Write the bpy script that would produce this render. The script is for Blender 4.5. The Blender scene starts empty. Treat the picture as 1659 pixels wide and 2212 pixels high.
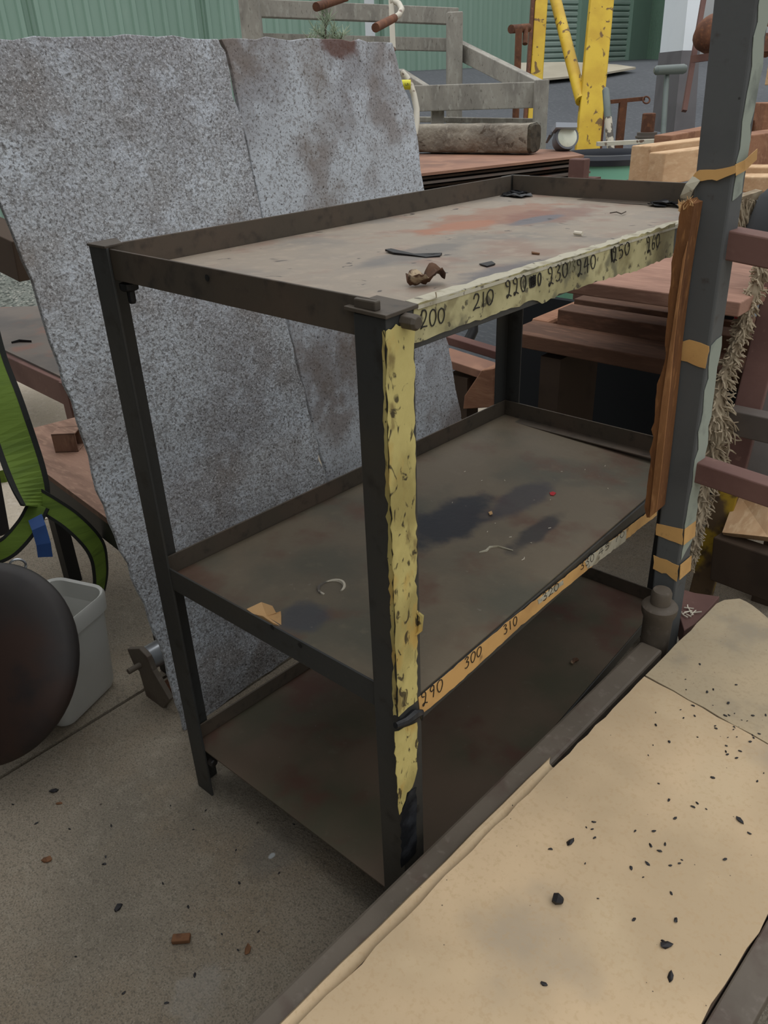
import bpy, bmesh, math, random
from mathutils import Vector, Matrix, noise
R = random.Random(7)
V = Vector
sc = bpy.context.scene
COL = sc.collection

# ------------------------------------------------------------------ camera, world, light
FPX, PITCH, YAW, ROLL = 1724.66, 0.493462, -0.738865, 0.040938
CAM = V((0.58956, -0.66311, 1.37875))
def _axes():
    fwd = V((math.sin(YAW)*math.cos(PITCH), math.cos(YAW)*math.cos(PITCH), -math.sin(PITCH)))
    right = V((math.cos(YAW), -math.sin(YAW), 0)); down = fwd.cross(right)
    c, s = math.cos(ROLL), math.sin(ROLL)
    return c*right+s*down, -s*right+c*down, fwd
RT, DN, FW = _axes()
cd = bpy.data.cameras.new('camera'); cam = bpy.data.objects.new('camera', cd); COL.objects.link(cam)
cd.sensor_fit = 'VERTICAL'; cd.sensor_height = 36.0; cd.lens = 36.0*FPX/2212.0
cd.clip_start = 0.02; cd.clip_end = 300
m = Matrix((RT, -DN, -FW)).transposed().to_4x4(); m.translation = CAM
cam.matrix_world = m; sc.camera = cam

w = bpy.data.worlds.new('overcast'); sc.world = w; w.use_nodes = True
nt = w.node_tree; nt.nodes.clear()
out = nt.nodes.new('ShaderNodeOutputWorld'); bg = nt.nodes.new('ShaderNodeBackground')
tc = nt.nodes.new('ShaderNodeTexCoord'); sp = nt.nodes.new('ShaderNodeSeparateXYZ'); cr = nt.nodes.new('ShaderNodeValToRGB')
nt.links.new(tc.outputs['Generated'], sp.inputs[0]); nt.links.new(sp.outputs['Z'], cr.inputs[0])
cr.color_ramp.elements[0].position = 0.0; cr.color_ramp.elements[0].color = (0.16, 0.165, 0.165, 1)
cr.color_ramp.elements[1].position = 0.85; cr.color_ramp.elements[1].color = (1.42, 1.43, 1.45, 1)
ce = cr.color_ramp.elements.new(0.35); ce.color = (0.52, 0.53, 0.53, 1)
nt.links.new(cr.outputs[0], bg.inputs[0]); bg.inputs[1].default_value = 1.18
nt.links.new(bg.outputs[0], out.inputs[0])
sc.view_settings.view_transform = 'Standard'; sc.view_settings.look = 'None'
sc.view_settings.exposure = 0.0; sc.view_settings.gamma = 1.0
sc.view_settings.use_curve_mapping = False
try: sc.cycles.max_bounces = 5
except Exception: pass

def ray(u, v): return RT*((u-829.5)/FPX) + DN*((v-1106)/FPX) + FW
def on(u, v, ax, val):
    d = ray(u, v); i = 'xyz'.index(ax); return CAM + d*((val-CAM[i])/d[i])
def onp(u, v, p, n):
    d = ray(u, v); return CAM + d*((V(p)-CAM).dot(V(n))/d.dot(V(n)))
def dep(u, v, d): return CAM + ray(u, v)*d
def onvert(P, u, v):          # the point above/below P that is seen at image row v
    lo, hi = -3.0, 12.0
    for _ in range(50):
        z = (lo+hi)/2; q = V((P.x, P.y, z))-CAM
        row = 1106+FPX*q.dot(DN)/q.dot(FW)
        if row > v: lo = z
        else: hi = z
    return V((P.x, P.y, z))

# ------------------------------------------------------------------ materials
def lin(c):
    o = []
    for x in c[:3]:
        x = x/255.0; o.append(x/12.92 if x <= .04045 else ((x+.055)/1.055)**2.4)
    return (*o, 1)
def mat(name, base, layers=(), rough=.7, metal=0.0, bump=None, bump2=None, stretch=(1, 1, 1), spec=.4, emit=None, trans=0):
    m = bpy.data.materials.new(name); m.use_nodes = True; nt = m.node_tree; N = nt.nodes; L = nt.links
    b = N['Principled BSDF']; b.inputs['Roughness'].default_value = rough; b.inputs['Metallic'].default_value = metal
    b.inputs['Specular IOR Level'].default_value = spec
    if trans: b.inputs['Transmission Weight'].default_value = trans
    tc = N.new('ShaderNodeTexCoord'); mp = N.new('ShaderNodeMapping'); mp.inputs['Scale'].default_value = stretch
    L.new(tc.outputs['Object'], mp.inputs[0])
    def nz(scale, detail=4, dist=0, rot=None, seed=0):
        n = N.new('ShaderNodeTexNoise'); n.inputs['Scale'].default_value = scale
        n.inputs['Detail'].default_value = detail; n.inputs['Distortion'].default_value = dist
        if seed:
            a = N.new('ShaderNodeVectorMath'); a.operation = 'ADD'; a.inputs[1].default_value = (seed*3.1, seed*1.7, seed*.9)
            L.new(mp.outputs[0], a.inputs[0]); L.new(a.outputs[0], n.inputs['Vector'])
        else: L.new(mp.outputs[0], n.inputs['Vector'])
        return n.outputs['Fac']
    def mr(sock, lo, hi, a=0.0, c=1.0):
        r = N.new('ShaderNodeMapRange'); r.inputs['From Min'].default_value = lo; r.inputs['From Max'].default_value = hi
        r.inputs['To Min'].default_value = a; r.inputs['To Max'].default_value = c
        r.interpolation_type = 'SMOOTHSTEP'; L.new(sock, r.inputs[0]); return r.outputs[0]
    cur = None
    k = 0
    for ly in layers:
        k += 1
        kind = ly[0]
        if kind == 'n':       # noise mask: (n, scale, lo, hi, colour, amount)
            _, s, lo, hi, c, amt = ly[:6]
            fac = mr(nz(s, 5, ly[6] if len(ly) > 6 else 0, seed=k), lo, hi, 0, amt)
        elif kind == 'v':     # voronoi specks: (v, scale, radius, colour, amount, sparsity)
            _, s, r, c, amt, spars = ly
            vo = N.new('ShaderNodeTexVoronoi'); vo.inputs['Scale'].default_value = s
            L.new(mp.outputs[0], vo.inputs['Vector'])
            a = mr(vo.outputs['Distance'], r*.6, r, amt, 0)
            sr = N.new('ShaderNodeSeparateColor'); L.new(vo.outputs['Color'], sr.inputs[0])
            g = N.new('ShaderNodeMath'); g.operation = 'GREATER_THAN'; g.inputs[1].default_value = spars
            L.new(sr.outputs[0], g.inputs[0])
            mu = N.new('ShaderNodeMath'); mu.operation = 'MULTIPLY'; L.new(a, mu.inputs[0]); L.new(g.outputs[0], mu.inputs[1]); fac = mu.outputs[0]
        elif kind == 's':     # stain: (s, centre, radii, colour, amount, wobble)
            _, ctr, rad, c, amt, wob = ly
            su = N.new('ShaderNodeVectorMath'); su.operation = 'SUBTRACT'; su.inputs[1].default_value = ctr
            L.new(tc.outputs['Object'], su.inputs[0])
            dv = N.new('ShaderNodeVectorMath'); dv.operation = 'DIVIDE'; dv.inputs[1].default_value = rad
            L.new(su.outputs[0], dv.inputs[0])
            le = N.new('ShaderNodeVectorMath'); le.operation = 'LENGTH'; L.new(dv.outputs[0], le.inputs[0])
            n = nz(18, 6, seed=k)
            ad = N.new('ShaderNodeMath'); ad.operation = 'MULTIPLY_ADD'; ad.inputs[1].default_value = wob
            L.new(n, ad.inputs[0]); L.new(le.outputs['Value'], ad.inputs[2])
            fac = mr(ad.outputs[0], .55+wob*.5, 1.0+wob*.5, amt, 0)
        elif kind == 'line':  # thin line in XY: (line, p, q, width, colour, amount)
            _, p, q, wd, c, amt = ly
            d = (V(q)-V(p)); n2 = V((-d.y, d.x, 0)).normalized()
            su = N.new('ShaderNodeVectorMath'); su.operation = 'SUBTRACT'; su.inputs[1].default_value = p
            L.new(tc.outputs['Object'], su.inputs[0])
            do = N.new('ShaderNodeVectorMath'); do.operation = 'DOT_PRODUCT'; do.inputs[1].default_value = n2
            L.new(su.outputs[0], do.inputs[0])
            n = nz(12, 4, seed=k)
            ma = N.new('ShaderNodeMath'); ma.operation = 'MULTIPLY_ADD'; ma.inputs[1].default_value = .012; L.new(n, ma.inputs[0]); L.new(do.outputs['Value'], ma.inputs[2])
            sb = N.new('ShaderNodeMath'); sb.operation = 'SUBTRACT'; sb.inputs[1].default_value = .006; L.new(ma.outputs[0], sb.inputs[0])
            ab = N.new('ShaderNodeMath'); ab.operation = 'ABSOLUTE'; L.new(sb.outputs[0], ab.inputs[0])
            fac = mr(ab.outputs[0], wd*.3, wd, amt, 0)
        mx = N.new('ShaderNodeMix'); mx.data_type = 'RGBA'
        L.new(fac, mx.inputs[0])
        if cur is None: mx.inputs[6].default_value = lin(base)
        else: L.new(cur, mx.inputs[6])
        mx.inputs[7].default_value = lin(c); cur = mx.outputs[2]
    if cur is None: b.inputs['Base Color'].default_value = lin(base)
    else: L.new(cur, b.inputs['Base Color'])
    prev = None
    for bb in (bump, bump2):
        if bb:
            n = nz(bb[0], 8 if len(bb) < 4 else bb[3], seed=k+5)
            bp = N.new('ShaderNodeBump'); bp.inputs['Strength'].default_value = bb[1]; bp.inputs['Distance'].default_value = bb[2]
            L.new(n, bp.inputs['Height'])
            if prev: L.new(prev, bp.inputs['Normal'])
            prev = bp.outputs[0]
    if prev: L.new(prev, b.inputs['Normal'])
    if emit:
        b.inputs['Emission Color'].default_value = lin(emit[0]); b.inputs['Emission Strength'].default_value = emit[1]
    return m

M = {}
M['steel'] = mat('dark_painted_steel', (60, 61, 60), [('n', 3, .4, .7, (72, 67, 58), .8), ('n', 25, .55, .75, (42, 38, 34), .7), ('n', 90, .66, .8, (92, 84, 74), .5)], rough=.5, metal=.15, bump=(60, .25, .002))
M['rim'] = mat('dusty_rim_steel', (82, 74, 64), [('n', 6, .4, .7, (94, 80, 68), .8), ('n', 40, .5, .8, (46, 42, 40), .7)], rough=.6, metal=.1, bump=(70, .3, .002))
M['greypost'] = mat('grey_post_paint', (84, 86, 86), [('n', 5, .42, .7, (70, 72, 73), .8), ('n', 30, .62, .78, (60, 46, 38), .7), ('n', 9, .66, .74, (92, 58, 40), .8), ('v', 40, .12, (40, 38, 36), .8, .75)], rough=.6, bump=(80, .2, .002))
tp = on(1060, 470, 'z', 1.13); tq = on(1180, 475, 'z', 1.13)
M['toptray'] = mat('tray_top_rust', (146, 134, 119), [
    ('n', 5, .44, .68, (122, 116, 108), .9), ('n', 9, .52, .7, (134, 108, 94), .7), ('n', 40, .5, .75, (168, 152, 134), .4),
    ('s', tuple(tp), (.10, .30, .2), (140, 92, 68), .6, 1.6), ('s', tuple(on(990, 492, 'z', 1.13)), (.05, .13, .2), (164, 98, 64), .45, 2.0),
    ('s', tuple(on(1200, 462, 'z', 1.13)), (.08, .22, .2), (118, 78, 66), .6, 1.6),
    ('s', tuple(on(1160, 475, 'z', 1.13)), (.03, .10, .2), (92, 96, 102), .8, .9),
    ('s', tuple(on(1120, 590, 'z', 1.14)), (.06, .16, .2), (78, 80, 88), .7, 1.2),
    ('s', tuple(on(900, 545, 'z', 1.14)), (.05, .15, .2), (92, 92, 92), .6, 1.0),
    ('n', 14, .66, .70, (52, 48, 48), .8, 1.5)], rough=.55, metal=.05, bump=(14, .5, .006), bump2=(90, .3, .002))
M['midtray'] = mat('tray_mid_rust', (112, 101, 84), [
    ('n', 4, .4, .65, (86, 84, 72), .9), ('n', 8, .5, .7, (98, 72, 58), .8), ('n', 30, .55, .8, (124, 114, 96), .4),
    ('s', tuple(on(975, 1125, 'z', .55)), (.085, .16, .2), (34, 38, 48), .92, 1.0),
    ('s', tuple(on(1130, 1075, 'z', .55)), (.05, .15, .2), (52, 52, 62), .7, .9),
    ('s', tuple(on(1160, 1150, 'z', .55)), (.03, .14, .2), (44, 44, 48), .8, 1.2),
    ('s', tuple(on(655, 1340, 'z', .555)), (.06, .06, .2), (60, 64, 74), .7, 1.0),
    ('n', 60, .7, .78, (128, 120, 108), .6)], rough=.6, metal=.05, bump=(16, .5, .005), bump2=(90, .35, .002))
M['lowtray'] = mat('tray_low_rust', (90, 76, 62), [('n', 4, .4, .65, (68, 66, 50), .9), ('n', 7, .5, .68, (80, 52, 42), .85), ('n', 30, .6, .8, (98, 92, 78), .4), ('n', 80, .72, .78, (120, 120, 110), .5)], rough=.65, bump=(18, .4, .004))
M['tapeyellow'] = mat('old_yellow_masking_tape', (200, 186, 118), [('n', 14, .42, .62, (160, 146, 88), .9), ('n', 20, .52, .66, (196, 150, 66), .5), ('n', 26, .58, .68, (122, 104, 62), .8), ('n', 60, .585, .66, (48, 40, 28), .9, 1.0), ('v', 210, .22, (26, 24, 20), .9, .80)], rough=.6, bump=(60, .7, .003), stretch=(1, 1, .55))
M['tapecream'] = mat('cream_masking_tape', (188, 180, 136), [('n', 10, .42, .60, (150, 142, 102), .9), ('n', 26, .52, .66, (128, 118, 82), .7), ('n', 12, .58, .66, (100, 98, 78), .8), ('n', 70, .60, .66, (60, 54, 44), .8)], rough=.6, bump=(50, .5, .002))
M['tapekraft'] = mat('kraft_masking_tape', (206, 162, 100), [('n', 10, .42, .66, (180, 138, 84), .8), ('n', 40, .62, .76, (118, 92, 60), .7), ('n', 90, .72, .78, (40, 34, 28), .9)], rough=.6, bump=(40, .4, .002))
M['tapewhite'] = mat('torn_white_tape', (176, 170, 150), [('n', 30, .5, .7, (140, 132, 110), .9), ('n', 70, .62, .72, (70, 62, 54), .8)], rough=.7, bump=(60, .5, .002))
M['marker'] = mat('black_marker', (18, 17, 18), [('n', 40, .5, .8, (34, 32, 32), .7)], rough=.5)
M['faint'] = mat('faded_marker', (112, 108, 84), rough=.7)
M['blacktar'] = mat('peeling_black_paint', (30, 31, 33), [('n', 20, .5, .7, (60, 62, 66), .7)], rough=.35, bump=(40, .6, .004))
M['panel'] = mat('rough_zinc_sheet', (196, 202, 208), [
    ('n', 2.2, .42, .64, (160, 160, 164), .9), ('n', 5, .5, .68, (146, 140, 136), .75), ('n', 16, .48, .66, (212, 220, 230), .5),
    ('n', 70, .53, .61, (140, 136, 134), .45, 1.0), ('n', 120, .50, .60, (120, 118, 116), .6, .6), ('n', 210, .54, .64, (88, 84, 82), .7, .5), ('n', 240, .56, .64, (228, 232, 236), .5),
    ('v', 26, .08, (62, 56, 54), .8, .80), ('n', 3.2, .60, .74, (124, 106, 88), .6)], rough=.7, bump=(150, .8, .004), bump2=(30, .5, .006))
M['panel2'] = mat('mottled_zinc_sheet', (190, 196, 202), [
    ('n', 2.6, .42, .64, (150, 150, 154), .9), ('n', 6, .5, .68, (138, 130, 126), .8), ('n', 16, .5, .66, (208, 216, 224), .5),
    ('n', 120, .52, .62, (126, 122, 120), .6, .6), ('n', 200, .58, .66, (74, 68, 66), .8, .5),
    ('v', 24, .09, (60, 52, 50), .85, .66), ('n', 3.0, .58, .74, (108, 90, 72), .7),
    ('s', (-.17, .05, 1.468), (.3, .085, .045), (98, 62, 48), .85, 1.3)], rough=.7, bump=(110, .6, .003), bump2=(24, .4, .004))
M['sheetedge'] = mat('sheet_edge_rust', (84, 74, 62), [('n', 60, .5, .7, (50, 42, 36), .9)], rough=.9, bump=(80, .6, .005))
M['floor'] = mat('stained_concrete', (142, 131, 114), [
    ('n', 1.3, .40, .66, (114, 107, 94), .9), ('n', 5, .45, .7, (130, 117, 98), .8), ('n', 28, .5, .7, (146, 138, 122), .4), ('n', 90, .54, .66, (96, 88, 76), .5), ('n', 260, .50, .62, (88, 82, 72), .6), ('n', 330, .60, .68, (176, 170, 156), .5),
    ('v', 14, .05, (46, 40, 34), .8, .6), ('v', 70, .10, (190, 184, 170), .5, .90),
    ('s', tuple(on(588, 1848, 'z', 0)), (.006, .009, .1), (206, 214, 216), .85, 2.4), ('s', tuple(on(575, 1850, 'z', 0)), (.06, .07, .1), (96, 92, 86), .35, 1.8),
    ('s', tuple(on(430, 2140, 'z', 0)), (.05, .07, .1), (158, 156, 150), .22, 2.6)], rough=.9, bump=(150, .8, .004), bump2=(26, .3, .004))
M['floor2'] = mat('pale_yard_concrete', (196, 184, 164), [('n', 1.2, .42, .66, (176, 164, 146), .9), ('n', 30, .5, .7, (210, 200, 184), .6), ('n', 120, .56, .7, (150, 140, 124), .6)], rough=.88, bump=(90, .4, .004))
M['asphalt'] = mat('grey_asphalt', (84, 87, 91), [('n', .6, .4, .65, (74, 77, 81), .9), ('n', 60, .5, .7, (104, 106, 110), .5)], rough=.9, bump=(80, .4, .01), stretch=(.4, 1, 1))
M['apron'] = mat('pale_apron', (176, 168, 150), [('n', 2, .4, .65, (158, 150, 132), .8)], rough=.9)
M['gravel'] = mat('gravel', (120, 124, 116), [('v', 34, .5, (168, 166, 156), .8, .5), ('n', 40, .5, .6, (70, 74, 68), .9)], rough=.9, bump=(40, 1, .03))
M['green'] = mat('green_cladding', (150, 178, 162), [('n', .8, .4, .65, (142, 170, 154), .9), ('n', 20, .5, .8, (158, 184, 168), .5)], rough=.5, stretch=(1, 1, .2), bump=(30, .1, .002))
M['greendark'] = mat('dark_green_cladding', (112, 142, 122), [('n', .8, .4, .65, (104, 132, 114), .9)], rough=.6)
M['roller'] = mat('roller_door', (180, 198, 188), [('n', 3, .4, .65, (170, 190, 180), .8)], rough=.5)
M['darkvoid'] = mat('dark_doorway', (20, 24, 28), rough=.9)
M['whitewall'] = mat('white_render', (214, 220, 224), [('n', 3, .4, .7, (200, 206, 210), .8)], rough=.8)
M['greywall'] = mat('grey_render', (98, 96, 98), [('n', 5, .4, .7, (86, 84, 86), .8), ('v', 12, .12, (180, 180, 176), .8, .8)], rough=.8)
M['oldwood'] = mat('weathered_timber', (160, 156, 146), [('n', 3, .4, .66, (134, 130, 122), .9), ('n', 14, .5, .7, (176, 174, 164), .7), ('n', 40, .6, .75, (92, 86, 78), .8)], rough=.85, bump=(30, .5, .004), stretch=(3, 3, 1.2))
M['log'] = mat('split_grey_timber', (142, 134, 120), [('n', 6, .4, .66, (104, 96, 86), .9), ('n', 14, .60, .66, (78, 66, 54), .8, 2.0), ('n', 50, .5, .7, (166, 158, 142), .5)], rough=.9, bump=(16, 1, .02), bump2=(60, .5, .004))
M['logend'] = mat('dark_log_end', (76, 70, 58), [('n', 30, .45, .65, (48, 44, 36), .9)], rough=.95, bump=(60, .6, .006))
M['freshwood'] = mat('raw_pine', (206, 172, 134), [('n', 4, .4, .66, (184, 148, 110), .9), ('n', 20, .5, .7, (218, 190, 152), .6), ('n', 5, .58, .70, (136, 100, 70), .8)], rough=.8, bump=(40, .3, .003), stretch=(3, .8, 3))
M['redwood'] = mat('reddish_timber', (150, 108, 82), [('n', 4, .4, .66, (128, 88, 66), .9), ('n', 20, .5, .7, (166, 126, 98), .6), ('n', 40, .64, .74, (92, 60, 42), .7)], rough=.8, bump=(40, .3, .003), stretch=(.8, 3, 3))
M['palewood'] = mat('pinkish_board', (158, 120, 102), [('n', 4, .4, .66, (134, 100, 84), .9), ('n', 20, .5, .7, (172, 134, 114), .6)], rough=.8, bump=(40, .3, .003), stretch=(.8, 3, 3))
M['shadowwood'] = mat('shade_darkened_timber', (104, 74, 56), [('n', 4, .4, .66, (82, 58, 44), .9), ('n', 20, .5, .7, (122, 88, 68), .6)], rough=.85, bump=(40, .3, .003), stretch=(.8, 3, 3))  # reddish timber darkened: shade under the top shelf put into the colour
M['cardlight'] = mat('paler_board_edge', (152, 106, 66), [('n', 8, .4, .66, (126, 86, 50), .9), ('n', 40, .5, .7, (188, 138, 90), .6)], rough=.85, bump=(60, .4, .003), stretch=(2, 2, .5))
M['cardwood'] = mat('weathered_brown_board', (122, 80, 44), [('n', 6, .4, .66, (94, 60, 34), .9), ('n', 22, .52, .7, (92, 56, 30), .7), ('n', 60, .55, .7, (160, 112, 66), .5)], rough=.85, bump=(70, .8, .004), stretch=(2, 2, .5))
M['kraft'] = mat('kraft_paper', (206, 180, 144), [
    ('n', 2.2, .40, .62, (178, 156, 124), .9), ('n', 6, .5, .70, (196, 174, 140), .8), ('n', 3, .56, .72, (158, 144, 124), .7), ('n', 1.4, .5, .7, (188, 164, 130), .8), ('n', 150, .5, .7, (176, 148, 110), .35),
    ('v', 30, .05, (44, 38, 34), .85, .82), ('v', 85, .10, (58, 50, 44), .8, .90), ('n', 9, .68, .76, (140, 132, 122), .5)], rough=.75, bump=(6, .25, .006), bump2=(120, .15, .001))
M['kraftfar'] = mat('dirty_kraft_paper', (184, 164, 132), [
    ('n', 2.2, .40, .66, (160, 146, 120), .9), ('n', 9, .52, .7, (138, 128, 110), .7), ('n', 150, .5, .7, (150, 132, 104), .4),
    ('v', 40, .10, (40, 36, 32), .85, .74), ('v', 110, .12, (58, 50, 44), .8, .84)], rough=.75, bump=(6, .3, .006), bump2=(120, .15, .001))
M['palepaint'] = mat('pale_green_grey_paint', (150, 158, 146), [('n', 12, .5, .66, (108, 114, 108), .9)], rough=.7)
M['rail'] = mat('brown_rail_steel', (96, 87, 76), [('n', 4, .4, .68, (80, 72, 62), .9), ('n', 12, .55, .72, (74, 56, 48), .7), ('n', 60, .55, .75, (118, 108, 98), .5), ('s', tuple(on(585, 2160, 'z', .28)), (.05, .05, .1), (150, 140, 104), .7, 1.6)], rough=.6, bump=(50, .4, .003))
M['rust'] = mat('rusty_steel', (112, 74, 54), [('n', 8, .4, .66, (86, 56, 42), .9), ('n', 40, .5, .7, (136, 90, 62), .6)], rough=.85, bump=(60, .5, .003))
M['oxide'] = mat('red_oxide_steel', (112, 82, 74), [('n', 5, .4, .66, (92, 64, 58), .9), ('n', 40, .6, .8, (134, 104, 92), .6)], rough=.75, bump=(60, .3, .002))
M['rustplate'] = mat('rusty_plate', (150, 112, 92), [('n', 3, .4, .66, (120, 90, 76), .9), ('n', 12, .5, .7, (166, 126, 102), .6)], rough=.8, bump=(40, .3, .003))
M['greyplate'] = mat('grey_brown_plate', (104, 94, 86), [('n', 3, .4, .62, (82, 76, 72), .9), ('n', 6, .55, .7, (124, 82, 66), .7)], rough=.6, bump=(40, .2, .003))
M['plank'] = mat('rusty_plank', (142, 110, 92), [('n', 5, .4, .62, (116, 88, 72), .9), ('n', 24, .5, .7, (160, 128, 106), .6)], rough=.8, bump=(26, .5, .004), stretch=(1, 4, 1))
M['yellow'] = mat('yellow_paint', (214, 180, 46), [('n', 6, .42, .66, (196, 158, 34), .9), ('n', 14, .60, .64, (96, 66, 34), .9, .8), ('n', 3, .6, .8, (224, 198, 86), .6)], rough=.5, bump=(40, .2, .003))
M['yellowdirty'] = mat('dirty_yellow_steel', (84, 66, 44), [('n', 9, .48, .60, (166, 136, 30), .85), ('n', 24, .55, .7, (58, 44, 34), .8)], rough=.75, bump=(40, .3, .003))
M['black'] = mat('black_metal', (26, 26, 27), [('n', 6, .5, .7, (40, 36, 33), .8)], rough=.55)
M['disc'] = mat('blackened_disc', (44, 40, 38), [('n', 3, .45, .66, (60, 42, 34), .8), ('n', 9, .5, .7, (34, 32, 32), .8)], rough=.55, metal=.2, bump=(50, .1, .002))
M['bin'] = mat('grey_plastic', (190, 190, 184), [('n', 5, .5, .8, (176, 174, 166), .6)], rough=.45)
M['strap'] = mat('lime_webbing', (98, 122, 40), [('n', 10, .4, .7, (76, 98, 30), .8)], rough=.8, bump=(60, .3, .003), stretch=(.3, .3, 4))
M['strapedge'] = mat('black_webbing', (24, 26, 22), rough=.85)
M['bluetag'] = mat('blue_tag', (44, 78, 134), [('n', 8, .4, .7, (34, 62, 112), .8)], rough=.7)
M['chrome'] = mat('bright_steel', (170, 174, 178), [('n', 20, .5, .7, (130, 134, 138), .7)], rough=.3, metal=.8)
M['rope'] = mat('cotton_rope', (172, 158, 134), [('n', 30, .4, .66, (132, 116, 94), .9), ('n', 8, .58, .75, (88, 72, 56), .7)], rough=.95)
M['leaf'] = mat('dry_leaf', (92, 64, 44), [('n', 40, .45, .6, (62, 42, 30), .9), ('n', 40, .58, .66, (186, 166, 136), .8)], rough=.8, bump=(60, .4, .003))
M['card'] = mat('kraft_scrap', (206, 166, 116), [('n', 20, .5, .7, (170, 130, 88), .7)], rough=.8)
M['woodchip'] = mat('wood_chip', (112, 78, 52), [('n', 40, .5, .7, (80, 54, 38), .8)], rough=.9)
M['blackchip'] = mat('black_chip', (26, 24, 26), rough=.5)
M['whitechip'] = mat('pale_chip', (214, 206, 188), rough=.8)
M['red'] = mat('red_mark', (186, 34, 44), rough=.6)
M['dark'] = mat('dark_brown_board', (70, 56, 44), [('n', 8, .5, .7, (56, 44, 34), .8)], rough=.9)  # plain dark brown with noise mottling
M['pot'] = mat('green_barrel', (128, 186, 160), [('n', 5, .5, .7, (110, 170, 144), .7)], rough=.4)
M['blackrim'] = mat('black_rubber_rim', (46, 50, 58), [('n', 5, .5, .7, (36, 40, 46), .7)], rough=.45)
M['lampgrey'] = mat('grey_lamp_body', (104, 108, 114), [('n', 10, .5, .7, (90, 92, 98), .7)], rough=.5)
M['chromegrey'] = mat('light_grey_hood', (150, 156, 164), rough=.5)
M['lens'] = mat('frosted_lens', (226, 232, 214), [('n', 20, .5, .7, (200, 208, 190), .8)], rough=.25)
M['greytee'] = mat('grey_green_pipe', (104, 114, 110), [('n', 12, .5, .7, (86, 96, 94), .7), ('v', 20, .15, (214, 214, 204), .9, .8)], rough=.4)
M['whitepaint'] = mat('chipped_white_paint', (206, 200, 184), [('n', 22, .60, .66, (96, 64, 46), .9), ('n', 8, .5, .7, (186, 178, 160), .7)], rough=.55)
M['dirtywhite'] = mat('dirty_white_paint', (196, 188, 170), [('n', 16, .52, .58, (70, 64, 60), .9)], rough=.6)
M['plant'] = mat('grey_green_needles', (172, 186, 162), [('n', 20, .5, .7, (140, 156, 128), .8)], rough=.8)
M['stem'] = mat('plant_stem', (84, 76, 66), rough=.9)
M['tag'] = mat('yellow_label', (226, 220, 60), rough=.5)
M['added_shade_canopy'] = mat('added_canopy_sheet', (90, 92, 92), rough=.8)
M['shade_blocker'] = mat('dark_shade_blocker', (44, 46, 45), rough=.9)
M['vest'] = mat('dark_work_cloth', (70, 72, 74), rough=.9)

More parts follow.
